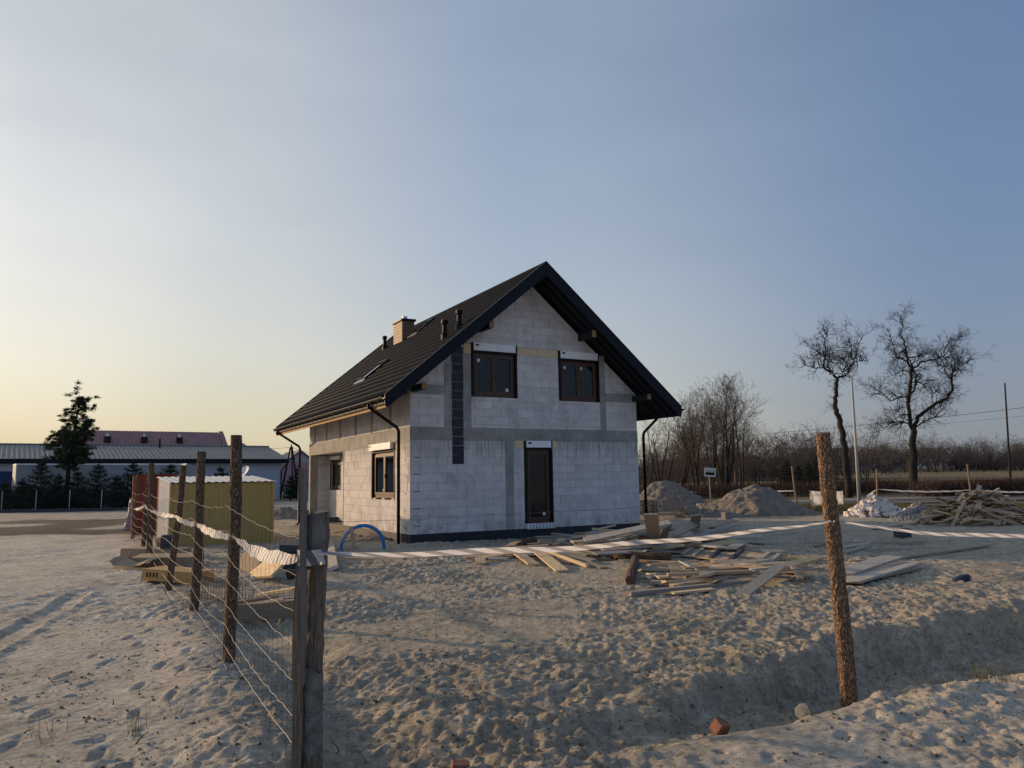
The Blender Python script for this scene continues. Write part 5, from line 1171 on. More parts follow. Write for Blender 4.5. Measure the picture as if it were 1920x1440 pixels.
def locust(name, base, lines, D, label, seed, tw=1.0, r0=.30):
    g = random.Random(seed); root = empty(name, base); tag(root, label, 'tree'); B0 = Vector(base); tr = MB(); segs = []
    for li, (pts, ra, rb_) in enumerate(lines):
        P = []; dep = 0; bias = g.uniform(-1,1)*.18
        for i, (x, y) in enumerate(pts):
            w = at(x, y, D + (dep if li else 0)) - B0; P.append(w); dep += bias*g.uniform(.5,1.5)*(1 if i else .3)
        Q = [];
        for i in range(len(P)-1):
            for t in (0, .33, .66): Q.append(P[i].lerp(P[i+1], t) + rv(g)*.035*(1 if (i or t) else 0))
        Q.append(P[-1]); m = len(Q); rad = [.56*(ra+(rb_-ra)*i/(m-1)) for i in range(m)]
        tr.tube(Q, rad, 9 if li == 0 else 7)
        if li == 0:
            for k in range(10):
                q = Q[g.randrange(m//2, m)]; grow(g, q, rv(g)+Vector((0,0,.2)), g.uniform(.6,1.3)*tw, .016, 0, segs, .4, .02, (6,4), .8, 5, .5, .006)
            continue
        tot = sum((Q[i+1]-Q[i]).length for i in range(m-1)); nb = int(tot*4.6)+4
        for k in range(nb):
            i = min(m-2, int(m*(.15+.85*g.random()))); q = Q[i]; dd = (Q[i+1]-Q[i]).normalized(); s = rv(g); s = (s-dd*s.dot(dd)).normalized()
            f = i/m; grow(g, q, dd*.5+s+Vector((0,0,.25)), g.uniform(.45,1.35)*tw*(1.15-.3*f), .044*(1.1-.5*f), 0, segs, .5, .03, (5,6), .8, 6, .55, .0055)
        grow(g, Q[-1], Q[-1]-Q[-2], 1.2*tw, rb_*.7, 0, segs, .45, .05, (7,6), .8, 6, .52, .0055)
    tr.build('trunk', MT['bark'], root, True); mk('crown', segmesh('crown', segs), MT['twig'], root)
z1 = lambda *p: [(1500+x*.1875, 590+y*.1875) for x, y in p]
D1 = 58.0; b1 = at(1593,930,D1); b1.z = 0
MT['twig_keep'] = MT['twig']; MT['twig'] = mat('dark_locust_twig', (.040,.031,.026), .95, .2, 2)
locust('locust_tree', b1, [
    ([(1593,936)]+z1((470,1550),(450,1440),(440,1300),(420,1150),(380,1010),(345,930),(360,830),(355,750),(380,640)), .50, .22),
    (z1((380,640),(330,590),(240,540),(240,450),(260,380),(250,280),(270,180)), .19, .03), (z1((230,530),(150,540),(90,515),(40,510)), .08, .02), (z1((330,600),(310,560),(280,500),(290,430),(330,380),(370,300)), .12, .03),
    (z1((385,630),(400,620),(470,600),(500,540),(540,460),(570,380),(590,300),(630,220)), .18, .03), (z1((540,470),(610,460),(680,420)), .08, .02), (z1((420,610),(440,550),(480,490),(440,440),(410,430)), .08, .02), (z1((250,420),(170,370),(100,330)), .07, .02), (z1((540,460),(520,370),(500,250)), .06, .02)], D1, 'slender bare tree with a bent trunk and forked crown behind the lamp post', 3, 1.0)
D2 = 66.0; b2 = at(1713,922,D2); b2.z = 0
locust('locust_tree', b2, [
    ([(1713,924),(1713,880)]+z1((1135,1440),(1130,1250),(1132,1130)), .62, .42),
    (z1((1125,1140),(1100,1080),(1085,900),(1100,750),(1110,600),(1120,540)), .34, .2), (z1((1120,545),(1080,480),(1050,350),(1040,270),(1000,200),(1030,110),(1000,50)), .2, .03), (z1((1120,545),(1150,530),(1220,470),(1340,450),(1400,430),(1450,340),(1500,250),(1590,260)), .16, .03),
    (z1((1065,470),(1000,440),(960,420),(930,300),(890,180)), .12, .03), (z1((1085,815),(1000,830),(900,860),(820,790),(760,740),(720,720)), .12, .03), (z1((1140,1130),(1180,1020),(1250,970),(1370,880),(1470,840),(1530,760),(1510,640)), .32, .16), (z1((1510,640),(1525,580),(1600,520),(1700,460)), .12, .02),
    (z1((1510,640),(1440,560),(1460,520),(1400,440)), .11, .04), (z1((1525,570),(1510,490),(1600,470),(1620,350)), .09, .02), (z1((1095,1095),(1000,1070),(930,1070),(850,1140),(770,1170)), .12, .03), (z1((1165,1120),(1260,1060),(1350,1030),(1420,950),(1390,890)), .12, .03),
    (z1((1100,800),(1150,740),(1150,660),(1170,610),(1135,550)), .13, .1), (z1((1085,560),(1000,560),(950,600)), .08, .02), (z1((1090,1010),(1000,1000),(950,930)), .08, .02), (z1((1330,890),(1310,820),(1380,740)), .06, .02), (z1((1050,360),(970,390),(920,400)), .09, .02), (z1((1060,420),(1190,430),(1260,370)), .08, .02), (z1((1400,430),(1480,430),(1560,380)), .06, .02), (z1((1170,660),(1260,720)), .07, .02)], D2, 'tall spreading bare tree with a thick straight trunk beside the road', 8, 1.15)
MT['twig'] = mat('grey_brown_twig', (.105,.082,.068), .95, .25, 1)
def fan_tree(name, base, H, stems, label, seed, lean=.18, mt='twig', group=None, dens=1.0, rb_=.13):
    g = random.Random(seed); root = empty(name, base); tag(root, label, 'tree', group); tr = []; cr = []
    for k in range(stems):
        a = g.uniform(0, 6.28); d = Vector((math.cos(a)*lean*g.uniform(.3,1.6), math.sin(a)*lean*g.uniform(.3,1.6), 1)); p = Vector((math.cos(a)*.15, math.sin(a)*.15, -.1)); L = H*g.uniform(.8,1.0); n = 9; r = rb_*g.uniform(.7,1.1); dd = d.normalized()
        for i in range(n):
            dd = (dd+rv(g)*.07+Vector((0,0,.05))).normalized(); q = p+dd*L/n; ra, rbb = max(.012, r*(1-.93*i/n)), max(.010, r*(1-.93*(i+1)/n)); tr.append((tuple(p), tuple(q), ra, rbb))
            if i > 1:
                for _ in range(int(3.4*dens)):
                    s = rv(g); s = (s-dd*s.dot(dd)).normalized(); t = g.random(); w = (1-.6*i/n)
                    grow(g, p.lerp(q, t), dd*.9+s*.75+Vector((0,0,.25)), H*.27*w*g.uniform(.6,1.3), r*.28*w, 0, cr, .22, .10, (5,4,3) if dens >= 1 else (4,4), .55, 4, .58, .0055)
            p = q
    mk('trunk', segmesh('trunk', tr, 6), MT['bark'], root); mk('crown', segmesh('crown', cr), MT[mt], root); return root
TT = [(1308,925,66,9.2,3,'bare twin-stemmed tree just right of the sign','twig'), (1362,925,70,10.9,5,'tallest many-stemmed bare tree of the group','twig'), (1388,924,74,10.6,2,'narrow upright bare tree at the right end of the group','twigpale'), (1275,925,72,8.8,4,'reddish bare tree left of the sign','twigpale'),
      (1240,926,70,8.0,4,'bare tree behind the downspout at the house corner','twig'), (1212,926,76,7.0,2,'low bare tree half hidden by the house corner','twig'), (1335,924,78,10.4,4,'bare tree between the sign and the tallest tree','twigpale'), (1420,922,92,7.0,2,'smaller bare tree right of the tall group','twigpale')]
for i, (x, y, D, H, st, lab, mt) in enumerate(TT):
    b = at(x, y, D); fan_tree('bare_tree', (b.x, b.y, hz(b.x, b.y)), H*.92, st, lab, 100+i, .24, mt, 'tall bare trees behind the sand heaps', 1.0 if H > 8 else .8)
b = at(1625,915,95); fan_tree('bare_tree', (b.x, b.y, hz(b.x, b.y)), 9.0, 3, 'pale feathery tree behind the lamp post', 140, .35, 'twigpale', None, .9)
# woods in the distance: many trees that read as one mass
def wood(name, spots, label, seed, mt, kids=(5,4,3)):
    g = random.Random(seed); segs = []
    for (x, y, H) in spots:
        z = hz(x, y); nst = g.choice((2,3,4))
        for k in range(nst):
            a = g.uniform(0, 6.28); d = Vector((math.cos(a)*.3, math.sin(a)*.3, 1)); grow(g, Vector((x, y, z)), d, H*g.uniform(.7,1), H*.014, 0, segs, .2, .06, kids, .75, 5, .52, H*.0016+.006)
    o = mk(name, segmesh(name, segs), MT[mt]); return tag(o, label, 'woodland', None, 'stuff')
g = random.Random(55); sp = []
for k in range(48):
    x = g.uniform(1395, 1570); D = g.uniform(100, 150); b = at(x, 900, D); sp.append((b.x, b.y, g.uniform(4.0,6.6) if x > 1440 else g.uniform(4,6.2)))
wood('bare_woodland', sp, 'bare brown woodland in the middle distance behind the sand heaps', 5, 'wood_far')
sp = []
for k in range(45):
    x = g.uniform(1195, 1410); D = g.uniform(85, 120); b = at(x, 900, D); sp.append((b.x, b.y, g.uniform(3.0,5.0)))
wood('bare_thicket', sp, 'brown thicket under the tall bare trees', 6, 'wood_far', (6,4,3))
sp = []
for k in range(150):
    x = g.uniform(1560, 2050); D = g.uniform(225, 300); b = at(x, 880, D); sp.append((b.x, b.y, g.uniform(5,8.5)))
wood('far_treeline', sp, 'dark bare treeline along the far edge of the field', 7, 'wood_far', (7,5,3))
for i, (x, H, lab) in enumerate([(1655,11.5,'round bare tree in the far treeline right of the lamp post'), (1755,11.0,'round bare tree in the far treeline right of the big trunk'), (1845,14.0,'double bare tree in the far treeline near the thin pole'), (1868,12.5,'bare tree behind the thin pole in the far treeline'), (1915,11,'bare tree in the far treeline at the right edge'), (1800,9,'low bushy tree in the far treeline')]):
    b = at(x, 880, 215+6*i); fan_tree('bare_tree', (b.x, b.y, hz(b.x, b.y)), H*.8, 5, lab, 160+i, .55, 'wood_far', 'round trees of the far treeline', .8, .16)

belt = [at(x, 880, 262) for x in (1540, 1640, 1740, 1840, 1940, 2060)]
def belt_mass(pts, n, H, label, seed):
    g = np.random.default_rng(seed); t = g.random(n)*(len(pts)-1.001); i = t.astype(int); f = (t-i)[:, None]; A_ = np.array([(p.x, p.y) for p in pts]); P = A_[i]*(1-f)+A_[i+1]*f + g.normal(0, 5, (n, 2))
    top = H*(.75+.9*vnoise(P[:,0]*.05, P[:,0]*0, seed)+.5*vnoise(P[:,0]*.2, P[:,0]*0, seed+1)); z = hbase(P[:,0], P[:,1]) + top*g.random(n)**.7
    c = np.stack([P[:,0], P[:,1], z], 1); d = g.normal(0,.5,(n,3)); d[:,2] += .9; d /= np.linalg.norm(d,axis=1,keepdims=True); s_ = np.cross(d, g.normal(0,1,(n,3))); s_ /= np.linalg.norm(s_,axis=1,keepdims=True)
    V = np.stack([c-s_*.06, c+s_*.06, c+d*1.0*g.uniform(.5,1.4,(n,1))], 1).reshape(-1,3); o = mk('far_thicket', npmesh('far_thicket', V, np.arange(len(V)).reshape(-1,3)), MT['wood_far']); return tag(o, label, 'woodland', None, 'stuff')
belt_mass([at(x, 895, 150) for x in (1180, 1260, 1340, 1420, 1500, 1600)], 30000, 4.6, 'solid brown thicket behind the middle woodland', 4)
belt_mass(belt, 42000, 7.0, 'solid dark thicket filling the far treeline', 3)
# conifers --------------------------------------------------------
def needles(g, pts, n, r, L, w, flat=1.0, dirn=None):
    c = np.array(pts)[g.integers(0, len(pts), n)] + g.normal(0, 1, (n, 3))*np.array([r, r, r*flat])*.5
    d = g.normal(0, 1, (n, 3)); d[:, 2] = np.abs(d[:, 2])*.6+.1; d /= np.linalg.norm(d, axis=1, keepdims=True)
    s = np.cross(d, g.normal(0, 1, (n, 3))); s /= np.linalg.norm(s, axis=1, keepdims=True); l = L*g.uniform(.6,1.3,(n,1))
    V = np.stack([c-s*w, c+s*w, c+d*l], 1).reshape(-1, 3); return V
def spruce(base, H, Rr, label, seed, m='spruce', group='young conifers in front of the barn'):
    g = np.random.default_rng(seed); pr_ = random.Random(seed); root = empty('young_conifer', base); tag(root, label, 'conifer', group); tr = [((0,0,-.1),(0,0,H*.5),.07,.05),((0,0,H*.5),(0,0,H),.05,.012)]; Vn = []
    lv = int(H/.38)
    for k in range(lv):
        t = (k+.6)/lv; z = H*t*.92; R_ = Rr*(1-t)**.75+.10
        for j in range(7):
            a = 2*math.pi*(j/7)+pr_.uniform(-.4,.4); L = R_*pr_.uniform(.75,1.15); e = Vector((math.cos(a)*L, math.sin(a)*L, z+L*pr_.uniform(.25,.55))); tr.append(((0,0,z), tuple(e), .016, .006))
            pts = [Vector((0,0,z)).lerp(e, s/7) for s in range(2,8)]; Vn.append(needles(g, [tuple(p) for p in pts], int(26+70*(1-t)), .13, .22, .022))
    Vn.append(needles(g, [(0,0,H*.9),(0,0,H),(0,0,H*.95)], 40, .05, .22, .02))
    mk('trunk', segmesh('trunk', tr, 4), MT['bark'], root); V = np.concatenate(Vn); mk('crown', npmesh('crown', V, np.arange(len(V)).reshape(-1, 3)), MT[m], root); return root
CF = [(75,58,862,'broad young conifer near the blue gate'), (108,60,890,'small thin conifer left of the pine trunk'), (143,60,882,'small conifer just right of the pine trunk'), (182,58,868,'conifer in front of the middle of the trailer'), (247,58,866,'conifer left of the red cabin'), (8,56,905,'low conifer at the left picture edge'), (318,60,868,'slim conifer behind the shed near the trailer end'), (412,62,874,'conifer behind the shed right of the lorry cab'), (432,60,890,'low conifer beside the white dish'), (217,57,892,'low conifer between two taller ones'), (40,57,900,'low conifer in front of the blue gate'), (282,57,884,'conifer behind the red cabin')]
for i, (x, D, ty, lab) in enumerate(CF):
    b = at(x, 930, D); t = at(x, ty, D); spruce((b.x, b.y, 0), t.z, min(1.7, t.z*.5), lab, 200+i)
for i, (x, D, ty, lab) in enumerate([(545,76,893,'dark conifer beside the far white house'), (557,78,875,'slim dark thuja beside the downspout'), (1478,95,862,'dark fir in the woods left of the bark post'), (1540,100,846,'dark fir behind the right bark post'), (1500,98,872,'squat fir between the dark firs'), (1520,96,868,'dark fir beside the white banner')]):
    b = at(x, 930, D); t = at(x, ty, D); H = t.z-hz(b.x, b.y); spruce((b.x, b.y, hz(b.x, b.y)), H, H*(.2 if i == 1 else .36), lab, 230+i, 'spruce', 'dark conifers in the distance')
def hedge_mass(pts, n, H, wd, m, name, label, cat, seed, L=.3, w=.035):
    g = np.random.default_rng(seed); P = []
    for a, b in zip(pts[:-1], pts[1:]):
        k = int(n*(Vector(b)-Vector(a)).length/sum((Vector(q)-Vector(p)).length for p, q in zip(pts[:-1], pts[1:]))); t = g.random((k,1)); P.append(np.array(a)*(1-t)+np.array(b)*t)
    P = np.concatenate(P); k = len(P); c = np.stack([P[:,0]+g.normal(0,wd,k), P[:,1]+g.normal(0,wd,k), H*g.random(k)**.8*(.8+.35*vnoise(P[:,0]*.6, P[:,1]*.6, seed))], 1)
    d = g.normal(0,.5,(k,3)); d[:,2] += .9; d /= np.linalg.norm(d,axis=1,keepdims=True); s = np.cross(d, g.normal(0,1,(k,3))); s /= np.linalg.norm(s,axis=1,keepdims=True)
    V = np.stack([c-s*w, c+s*w, c+d*L*g.uniform(.5,1.4,(k,1))], 1).reshape(-1,3); o = mk(name, npmesh(name, V, np.arange(len(V)).reshape(-1,3)), MT[m]); return tag(o, label, cat)
b0, b1_, b2_ = at(-40,945,60), at(250,940,60), at(300,938,60)
o = hedge_mass([(b0.x,b0.y),(b1_.x,b1_.y),(b2_.x,b2_.y)], 26000, 1.75, .7, 'spruce', 'conifer_hedge', 'dark low hedge growing behind the mesh fence on the left', 'hedge', 1, .25, .03)
h0, h1, h2 = at(1745,935,54), at(1840,938,56), at(2050,935,60)
hedge_mass([(h0.x,h0.y),(h1.x,h1.y),(h2.x,h2.y)], 30000, 1.25, .8, 'hedge', 'bare_hedge', 'reddish brown bare hedge beyond the road at the right', 'hedge', 2, .4, .018)
h0, h1, h2, h3 = at(1200,930,62), at(1390,930,66), at(1530,925,64), at(1700,918,75)
hedge_mass([(h0.x,h0.y),(h1.x,h1.y),(h2.x,h2.y),(h3.x,h3.y)], 26000, 1.0, 1.6, 'hedge', 'dry_undergrowth', 'brown dry undergrowth along the far side of the road', 'undergrowth', 3, .5, .018)['kind'] = 'stuff'
g0, g1, g2, g3 = gp(1590,958), gp(1700,964), gp(1790,964), gp(1500,956)
hedge_mass([(g3.x,g3.y),(g0.x,g0.y),(g1.x,g1.y),(g2.x,g2.y),(g2.x+8,g2.y+3)], 24000, .28, 1.2, 'grassblade', 'verge_grass', 'short dry grass along the near edge of the road', 'grass', 4, .22, .012)['kind'] = 'stuff'
# the pine
PD_ = 62.0; pb = at(124,942,PD_); pine = empty('pine_tree', (pb.x, pb.y, 0)); tag(pine, 'tall dark pine with open tiered crown in front of the barn', 'tree')
zp = lambda x, y, D=PD_: at(x/6, 720+y/6, D)-Vector((pb.x, pb.y, 0)); g = np.random.default_rng(8); pg = random.Random(8); tm = MB()
tl_ = [zp(740,1330), zp(765,1000), zp(785,850), zp(810,650), zp(850,450), zp(872,310), zp(890,180)]; tl_[0].z = -.2
tm.tube(tl_, [.22,.18,.15,.12,.09,.06,.03], 9); Vn = []; sg = []
for (x, y, r) in [(890,175,75),(985,195,50),(835,250,50),(925,265,60),(880,230,50),(690,370,50),(780,350,50),(940,330,40),(830,400,60),(960,410,60),(1030,440,25),(760,490,40),(880,480,70),(980,500,60),(600,570,50),(700,590,60),(800,580,90),(930,570,90),(1000,560,50),(640,650,60),(760,660,90),(900,650,90),(560,710,50),(660,740,90),(800,740,90),(930,760,70),(620,800,50),(720,830,70),(860,830,80),(990,830,50),(640,890,50),(760,900,50),(830,930,40)]:
    for dd in (-1, 1, 0):
        if dd and r < 55: continue
        r *= 1.06
        c = zp(x, y, PD_+dd*r/90*1.0*pg.uniform(.6,1.3)); rr = r/6*PD_/FOC
        k = 1 if dd else 1; sub = [tuple(c + rv(pg)*rr*.62) for _ in range(5)]
        Vn.append(needles(g, sub, int(150+r*2.8), rr*.38, .2, .028, .7))
        j = min(range(1, len(tl_)), key=lambda i: abs(tl_[i].z-c.z+.5)); sg.append((tuple(tl_[j]), tuple(c), .04, .012))
tm.build('trunk', MT['bark'], pine, True); mk('branches', segmesh('branches', sg, 5), MT['bark'], pine); V = np.concatenate(Vn); mk('crown', npmesh('crown', V, np.arange(len(V)).reshape(-1,3)), MT['needle'], pine)

# ------------------------------------------------------------------ buildings on the left
def ribbed(mb, a, b, up, n):              # sloping ribbed roof sheet from edge a-b by vector up
    a, b, up = Vector(a), Vector(b), Vector(up); d = b-a; nn_ = d.cross(up).normalized(); nn_ = nn_ if nn_.z > 0 else -nn_; vs = []
    for i in range(n*4+1):
        p = a+d*(i/(n*4))+nn_*(.05 if i % 4 in (1,2) else 0); vs += [p, p+up]
    mb.add(vs, [(2*i, 2*i+2, 2*i+3, 2*i+1) for i in range(n*4)])
A0 = Vector((-76,52.5,0)); A1 = at(541,900,86); A0.z = A1.z = 0; dv = (A1-A0).normalized(); nv_ = Vector((-dv.y, dv.x, 0)); barn = empty('long_barn', A0); tag(barn, 'long low white barn with grey-green ribbed roof behind the conifers', 'barn')  # left end lengthened out of view so the house's side window reflects dark
Lb = (A1-A0).length; EZb = 4.45; RZb = 6.15; Dq = 8.0
def bl(s, t, z): return dv*s+nv_*t+Vector((0,0,z))
m = MB(); m.add([bl(0,.5,0),bl(Lb-.6,.5,0),bl(Lb-.6,Dq*2-.5,0),bl(0,Dq*2-.5,0),bl(0,.5,EZb),bl(Lb-.6,.5,EZb),bl(Lb-.6,Dq*2-.5,EZb),bl(0,Dq*2-.5,EZb)], [(0,1,5,4),(1,2,6,5),(2,3,7,6),(3,0,4,7),(4,5,6,7)]); m.add([bl(Lb-.6,.5,EZb),bl(Lb-.6,Dq*2-.5,EZb),bl(Lb-.6,Dq,RZb-.1)], [(0,1,2)]); m.build('wall', MT['barnwall'], barn)
for s_, t0 in ((1,-.1),(-1,Dq*2+.1)):
    m = MB(); ribbed(m, bl(-.2,t0,EZb-.02), bl(Lb,t0,EZb-.02), nv_*s_*(Dq+.1)+Vector((0,0,RZb-EZb)), int(Lb/.42)); o = m.build('roof', MT['barnroof'], barn); sd = o.modifiers.new('thickness', 'SOLIDIFY'); sd.thickness = .08
m = MB(); m.add([bl(-.2,-.12,EZb-.45),bl(Lb,-.12,EZb-.45),bl(Lb,-.12,EZb),bl(-.2,-.12,EZb),bl(-.2,.49,EZb-.45),bl(Lb,.49,EZb-.45)], [(0,1,2,3),(0,4,5,1)]); m.build('fascia', MT['navy'], barn)
MB().tube([bl(-.2,Dq,RZb+.04), bl(Lb,Dq,RZb+.04)], .1, 8).build('ridge_cap', MT['barnroof'], barn)
MB().tube([bl(Lb-.2,-.05,EZb-.5), bl(Lb-.5,.4,EZb-1.0), bl(Lb-.7,.42,EZb-1.3), bl(Lb-.7,.42,0)], .07, 7).build('downspout', MT['black'], barn)
for x in (303, 468):
    q = at(x, 838, 84); s = (q-A0).dot(dv); MB().tube([bl(s,Dq-1,RZb-.3), bl(s,Dq-1,RZb+.75)], .1, 8).build('roof_vent', MT['black'], barn)
m = MB(); q = at(10, 900, 70); s = (q-A0).dot(dv); m.add([bl(s-1.6,.46,0),bl(s+.9,.46,0),bl(s+.9,.46,3.3),bl(s-1.6,.46,3.3)], [(0,1,2,3)]); o = m.build('blue_gate', MT['blue'], barn); sd = o.modifiers.new('thickness', 'SOLIDIFY'); sd.thickness = .06
# lorry with a long trailer
T0 = at(30,900,64); T1 = at(338,900,72); T0.z = T1.z = 0; td = (T1-T0).normalized(); tn = Vector((-td.y, td.x, 0)); lorry = empty('lorry', T0); tag(lorry, 'white lorry with long box trailer parked in front of the barn', 'lorry')
def tlc(s, t, z): return td*s+tn*t+Vector((0,0,z))
def obox(s0, s1, t0, t1, z0, z1, name, m):
    b = MB(); b.add([tlc(s0,t0,z0),tlc(s1,t0,z0),tlc(s1,t1,z0),tlc(s0,t1,z0),tlc(s0,t0,z1),tlc(s1,t0,z1),tlc(s1,t1,z1),tlc(s0,t1,z1)], [(0,3,2,1),(4,5,6,7),(0,1,5,4),(1,2,6,5),(2,3,7,6),(3,0,4,7)]); return b.build(name, m, lorry)
TL_ = (T1-T0).length
obox(0, TL_, 0, 2.5, 1.1, 3.62, 'trailer_box', MT['trailer']); obox(-.06, TL_+.06, -.04, 2.54, 3.625, 3.76, 'top_rail', MT['box']); obox(-.05, .08, -.03, 2.53, 1.0, 3.62, 'rear_frame', MT['galv']); obox(.3, TL_, .5, 2.0, .75, 1.09, 'chassis', MT['black'])
cb = MB(); prof = [(TL_+.5,.5),(TL_+2.7,.5),(TL_+2.72,1.6),(TL_+2.55,2.55),(TL_+1.9,3.3),(TL_+.55,3.78),(TL_+.5,3.7)]; nn2 = len(prof)
cb.add([tlc(s,.1,z) for s, z in prof]+[tlc(s,2.4,z) for s, z in prof], [tuple(range(nn2)), tuple(range(2*nn2-1,nn2-1,-1))]+[(i,i+nn2,(i+1)%nn2+nn2,(i+1)%nn2) for i in range(nn2)]); cb.build('cab', MT['trailer'], lorry)
gw = MB(); gw.add([tlc(TL_+1.3,.08,1.7),tlc(TL_+2.5,.08,1.7),tlc(TL_+2.35,.08,2.5),tlc(TL_+1.3,.08,2.5)],[(0,1,2,3)]); gw.build('side_window', MT['glass'], lorry)
for s in (1.2,2.5,3.8,TL_+.9,TL_+2.0): MB().tube([tlc(s,.05,.5), tlc(s,.4,.5)], .5, 16).build('wheel', MT['black'], lorry)
# red-roofed hall behind
H0 = at(120,900,112); H1 = at(428,900,124); H0.z = H1.z = 0; hd = (H1-H0).normalized(); hn = Vector((-hd.y, hd.x, 0)); hall = empty('red_roof_hall', H0); tag(hall, 'long hall with faded red ribbed roof behind the barn', 'hall'); Lh = (H1-H0).length
def hl(s, t, z): return hd*s+hn*t+Vector((0,0,z))
m = MB(); m.add([hl(0,0,0),hl(Lh-.3,0,0),hl(Lh-.3,14,0),hl(0,14,0),hl(0,0,6.3),hl(Lh-.3,0,6.3),hl(Lh-.3,14,6.3),hl(0,14,6.3)], [(0,1,5,4),(1,2,6,5),(2,3,7,6),(3,0,4,7),(4,5,6,7)]); m.add([hl(Lh-.3,0,6.3),hl(Lh-.3,14,6.3),hl(Lh-.3,7,10.3)],[(0,1,2)]); m.build('wall', MT['barnwall'], hall)
for s_, t0 in ((1,-.3),(-1,14.3)):
    m = MB(); ribbed(m, hl(-.3,t0,6.2), hl(Lh-.4,t0,6.2), hn*s_*7.3+Vector((0,0,4.2)), int(Lh/.5)); o = m.build('roof', MT['redroof'], hall); sd = o.modifiers.new('thickness','SOLIDIFY'); sd.thickness = .1
m = MB(); m.add([hl(Lh-.4,-.4,6.0),hl(Lh+.3,-.4,6.0),hl(Lh+.3,7,10.7),hl(Lh-.4,7,10.7),hl(Lh-.4,-.4,6.4),hl(Lh+.3,-.4,6.4)],[(0,1,2,3),(4,5,2,3)]); o = m.build('verge', MT['redroof'], hall); sd = o.modifiers.new('thickness','SOLIDIFY'); sd.thickness = .15
for x in (203, 277, 351):
    q = at(x, 822, 117); s = (q-H0).dot(hd); o = MB(); o.add([hl(s-.45,3.4,7.8),hl(s+.45,3.4,7.8),hl(s+.45,4.3,7.8),hl(s-.45,4.3,7.8),hl(s-.45,3.4,9.4),hl(s+.45,3.4,9.4),hl(s+.45,4.3,9.4),hl(s-.45,4.3,9.4)],[(4,5,6,7),(0,1,5,4),(1,2,6,5),(2,3,7,6),(3,0,4,7)]); o.build('chimney', MT['bark'], hall)
    MB().tube([hl(s,3.85,9.4), hl(s,3.85,9.9)], .2, 8).build('chimney_pot', MT['steel'], hall)
def small_house(px, py_base, D, w, d_, h, roof_h, rz, wallm, roofm, name, label, wins=2):
    b = at(px, py_base, D); r = empty(name, (b.x, b.y, 0), rz); tag(r, label, 'house')
    m = MB(); m.box((-w/2,-d_/2,0),(w/2,d_/2,h)); m.prism([(-w/2,h),(w/2,h),(0,h+roof_h)], -d_/2, d_/2); m.build('wall', wallm, r)
    for s in (-1,1):
        t = MB(); t.prism([(s*(w/2+.5),h-.3),(0,h+roof_h+.12),(0,h+roof_h+.32),(s*(w/2+.5),h-.1)], -d_/2-.4, d_/2+.4); t.build('roof', roofm, r)
    for k in range(wins):
        wo = MB().box((-w*.25+k*w*.4,-d_/2-.03,h*.55),(-w*.25+k*w*.4+1.0,-d_/2+.05,h*.55+1.2)).build('window', MT['frame'], r); MB().box((-w*.25+k*w*.4+.1,-d_/2-.05,h*.55+.1),(-w*.25+k*w*.4+.9,-d_/2-.031,h*.55+1.1)).build('pane', MT['glass'], wo)
    return r
small_house(548, 905, 120, 8, 10, 3.4, 3.0, .5, MT['barnwall'], MT['barnroof'], 'far_house', 'far white house with grey roof behind the barn end')
small_house(556, 905, 100, 6, 6, 1.8, 2.4, -.9, MT['barnwall'], MT['redroof'], 'far_outbuilding', 'low far outbuilding with red roof beside the downspout', 0)
small_house(448, 905, 150, 7, 9, 7.0, 2.6, .2, MT['barnwall'], MT['barnroof'], 'far_house', 'pale gabled house peeping over the barn roof', 1)
# two-legged power pole and its lines
pa = at(545,905,92); pole = empty('a_frame_pole', (pa.x, pa.y, 0)); tag(pole, 'two-legged dark power pole at the barn end', 'power pole'); tp = at(546,838,92).z
for dx in (-1.2, 1.0): MB().tube([(dx,0,0),(dx*.08,0,tp)], [.13,.1], 6).build('leg', MT['bark'], pole)
MB().tube([(-.6,0,tp-1.4),(.5,0,tp-1.4)], .06, 5).build('crossbar', MT['bark'], pole); MB().tube([(.15,.6,0),(.0,0,tp+.3)], .08, 5).build('strut', MT['bark'], pole)
def cable(p, q, sag, label, r=.02):
    o = MB().tube([Vector(v)-Vector(p) for v in wav(p, q, sag, 24, 0, 1)], r, 4, False).build('power_line', MT['mesh']); o.location = p; tag(o, label, 'power line')
cable(Vector((pa.x,pa.y,tp)), at(600,852,120), .2, 'power line running from the two-legged pole behind the house'); cable(at(480,838,110), Vector((pa.x,pa.y,tp)), .2, 'power line reaching the two-legged pole over the barn roof')
cable(at(1395,816,150), at(1990,756,95), .3, 'upper power line across the sky at the right', .03); cable(at(1600,805,150), at(1990,772,95), .3, 'lower power line across the sky at the right', .018)
# dish
p = at(455,905,60); t = at(458,885,60); dish = empty('satellite_dish', (p.x,p.y,0)); tag(dish, 'small white dish on a mast above the shed roof', 'dish'); MB().tube([(0,0,0),(0,0,t.z)], .04, 6).build('mast', MT['galv'], dish)
m = MB(); vs = [(0,0,0)]; dm = Matrix.Translation((0,-.1,t.z)) @ Matrix.Rotation(R(-40),4,'Y') @ Matrix.Rotation(R(50),4,'X')
vs = [dm @ Vector((0,0,-.12))]+[dm @ Vector((.62*math.cos(k*.3927),.45*math.sin(k*.3927),0)) for k in range(16)]; m.add(vs, [(0,1+k,1+(k+1)%16) for k in range(16)]); o = m.build('reflector', MT['box'], dish); sd = o.modifiers.new('thickness','SOLIDIFY'); sd.thickness = .03
